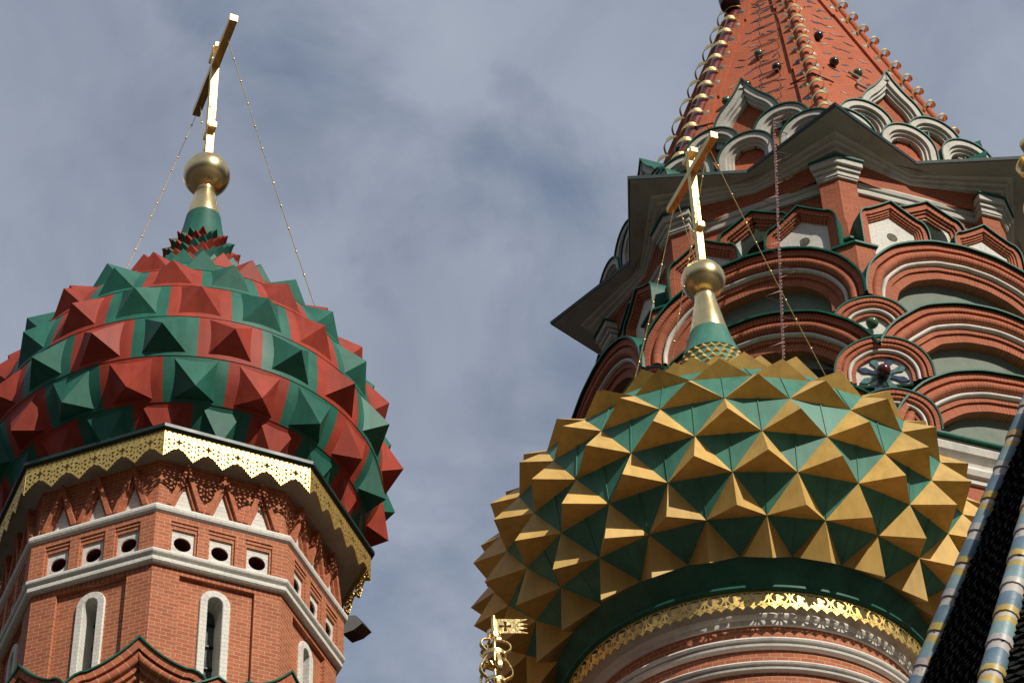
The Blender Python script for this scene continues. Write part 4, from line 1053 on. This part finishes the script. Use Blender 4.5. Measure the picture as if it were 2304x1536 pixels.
# ================================================================== gilded weathervanes
def vane(name, label, loc, flag, pole, s=1.0):
    root = thing(name, label, "weathervane", loc)
    # the root sits at the foot of the cage
    pl_ = MB(); pl_.tube([(0, 0, -pole), (0, 0, 0.36 * s)], 0.008 * s, 10); pl_.build("pole", M_GOLD, root, 40)
    if flag:
        ft = MB(); ft.tube([(0, 0, 0.36 * s), (0, 0, 0.475 * s)], 0.014 * s, 10); ft.sphere((0, 0, 0.485 * s), 0.012 * s, 10, 8); ft.build("flag_staff", M_GOLD, root, 40)
        w_, h = 0.185 * s, 0.098 * s
        outl = [(0, 0), (w_ * 0.97, -0.002), (w_ * 0.62, h * 0.22), (w_ * 0.96, h * 0.33), (w_ * 0.60, h * 0.48), (w_ * 0.96, h * 0.62), (w_ * 0.66, h * 0.74), (w_ * 0.96, h * 0.97), (0, h)]
        cx, cy, a, b_ = 0.052 * s, h * 0.48, 0.036 * s, 0.009 * s
        crs = []
        for q in range(4):
            an = q * pi / 2; R_ = lambda x, y: (cx + x * cos(an) - y * sin(an), cy + x * sin(an) + y * cos(an))
            crs += [R_(0.006 * s, -0.006 * s), R_(a * 0.95, -b_ * 1.25), R_(a * 0.95, b_ * 1.25)]
        V, Fs = cut_sheet("flag_sheet", [outl, crs], 0.006 * s)
        f = MB(); fa = rad(3)
        for q in Fs: f.face([((V[i][0] + 0.012 * s) * cos(fa) - V[i][2] * sin(fa), (V[i][0] + 0.012 * s) * sin(fa) + V[i][2] * cos(fa), V[i][1] + 0.372 * s) for i in q])
        f.build("flag", M_GOLD, root)
    # cage of bent bands: small bulb above a larger one
    prof = [(0.034, 0.37), (0.036, 0.33), (0.044, 0.315), (0.075, 0.30), (0.092, 0.272), (0.085, 0.248), (0.062, 0.232), (0.056, 0.215), (0.060, 0.19), (0.080, 0.15), (0.098, 0.105), (0.092, 0.07), (0.062, 0.052), (0.05, 0.035), (0.06, 0.0), (0.09, -0.05), (0.105, -0.10), (0.08, -0.15), (0.05, -0.18)]
    fine = crom(prof, 4)
    for q in range(5):
        a = rad(-72 + 72 * q); t_ = Vector((-sin(a), cos(a), 0))
        rb = MB(); rb.ribbon([(r * s * cos(a), r * s * sin(a), z * s) for r, z in fine], t_, 0.022 * s, 0.005 * s); rb.build("bent_band", M_GOLD, root, 40)
    for z, r in ((0.214, 0.062), (0.37, 0.036), (0.035, 0.056)):
        rg = MB(); rg.ribbon([(r * s * cos(2 * pi * i / 24), r * s * sin(2 * pi * i / 24), z * s) for i in range(24)], (0, 0, 1), 0.024 * s, 0.005 * s, True); rg.build("hoop", M_GOLD, root, 40)
    # flower inside the lower bulb
    for zf, hr, nn_ in ((0.14, 0.062, 11), (0.02, 0.05, 9)):
        flw = MB()
        for q in range(nn_):
            a = 2 * pi * q / nn_; d = lambda r, da, z: (r * s * cos(a + da), r * s * sin(a + da), z * s)
            flw.face([d(0.012, 0, zf), d(hr * 0.6, -0.24, zf + .012), d(hr, 0, zf + 0.03), d(hr * 0.6, 0.24, zf + .012)])
            flw.face([d(0.012, 0, zf - .004), d(hr * 0.6, 0.24, zf + .008), d(hr, 0, zf + 0.026), d(hr * 0.6, -0.24, zf + .008)])
        flw.sphere((0, 0, zf * s), 0.018 * s, 10, 6); flw.build("flower", M_GOLDD, root)
    return root
vane("weathervane", "gilded weathervane with a cross-pierced swallowtail flag above a cage of bent bands", (-0.19, 14.0, 12.52 - 0.485 * 1.17), True, 1.6, 1.17)
b = MB()
vane("scroll_finial", "gilded scroll finial of bent bands high beside the star-shaped eave", (5.098, 17.281, 19.370), False, 9.0, 3.3)
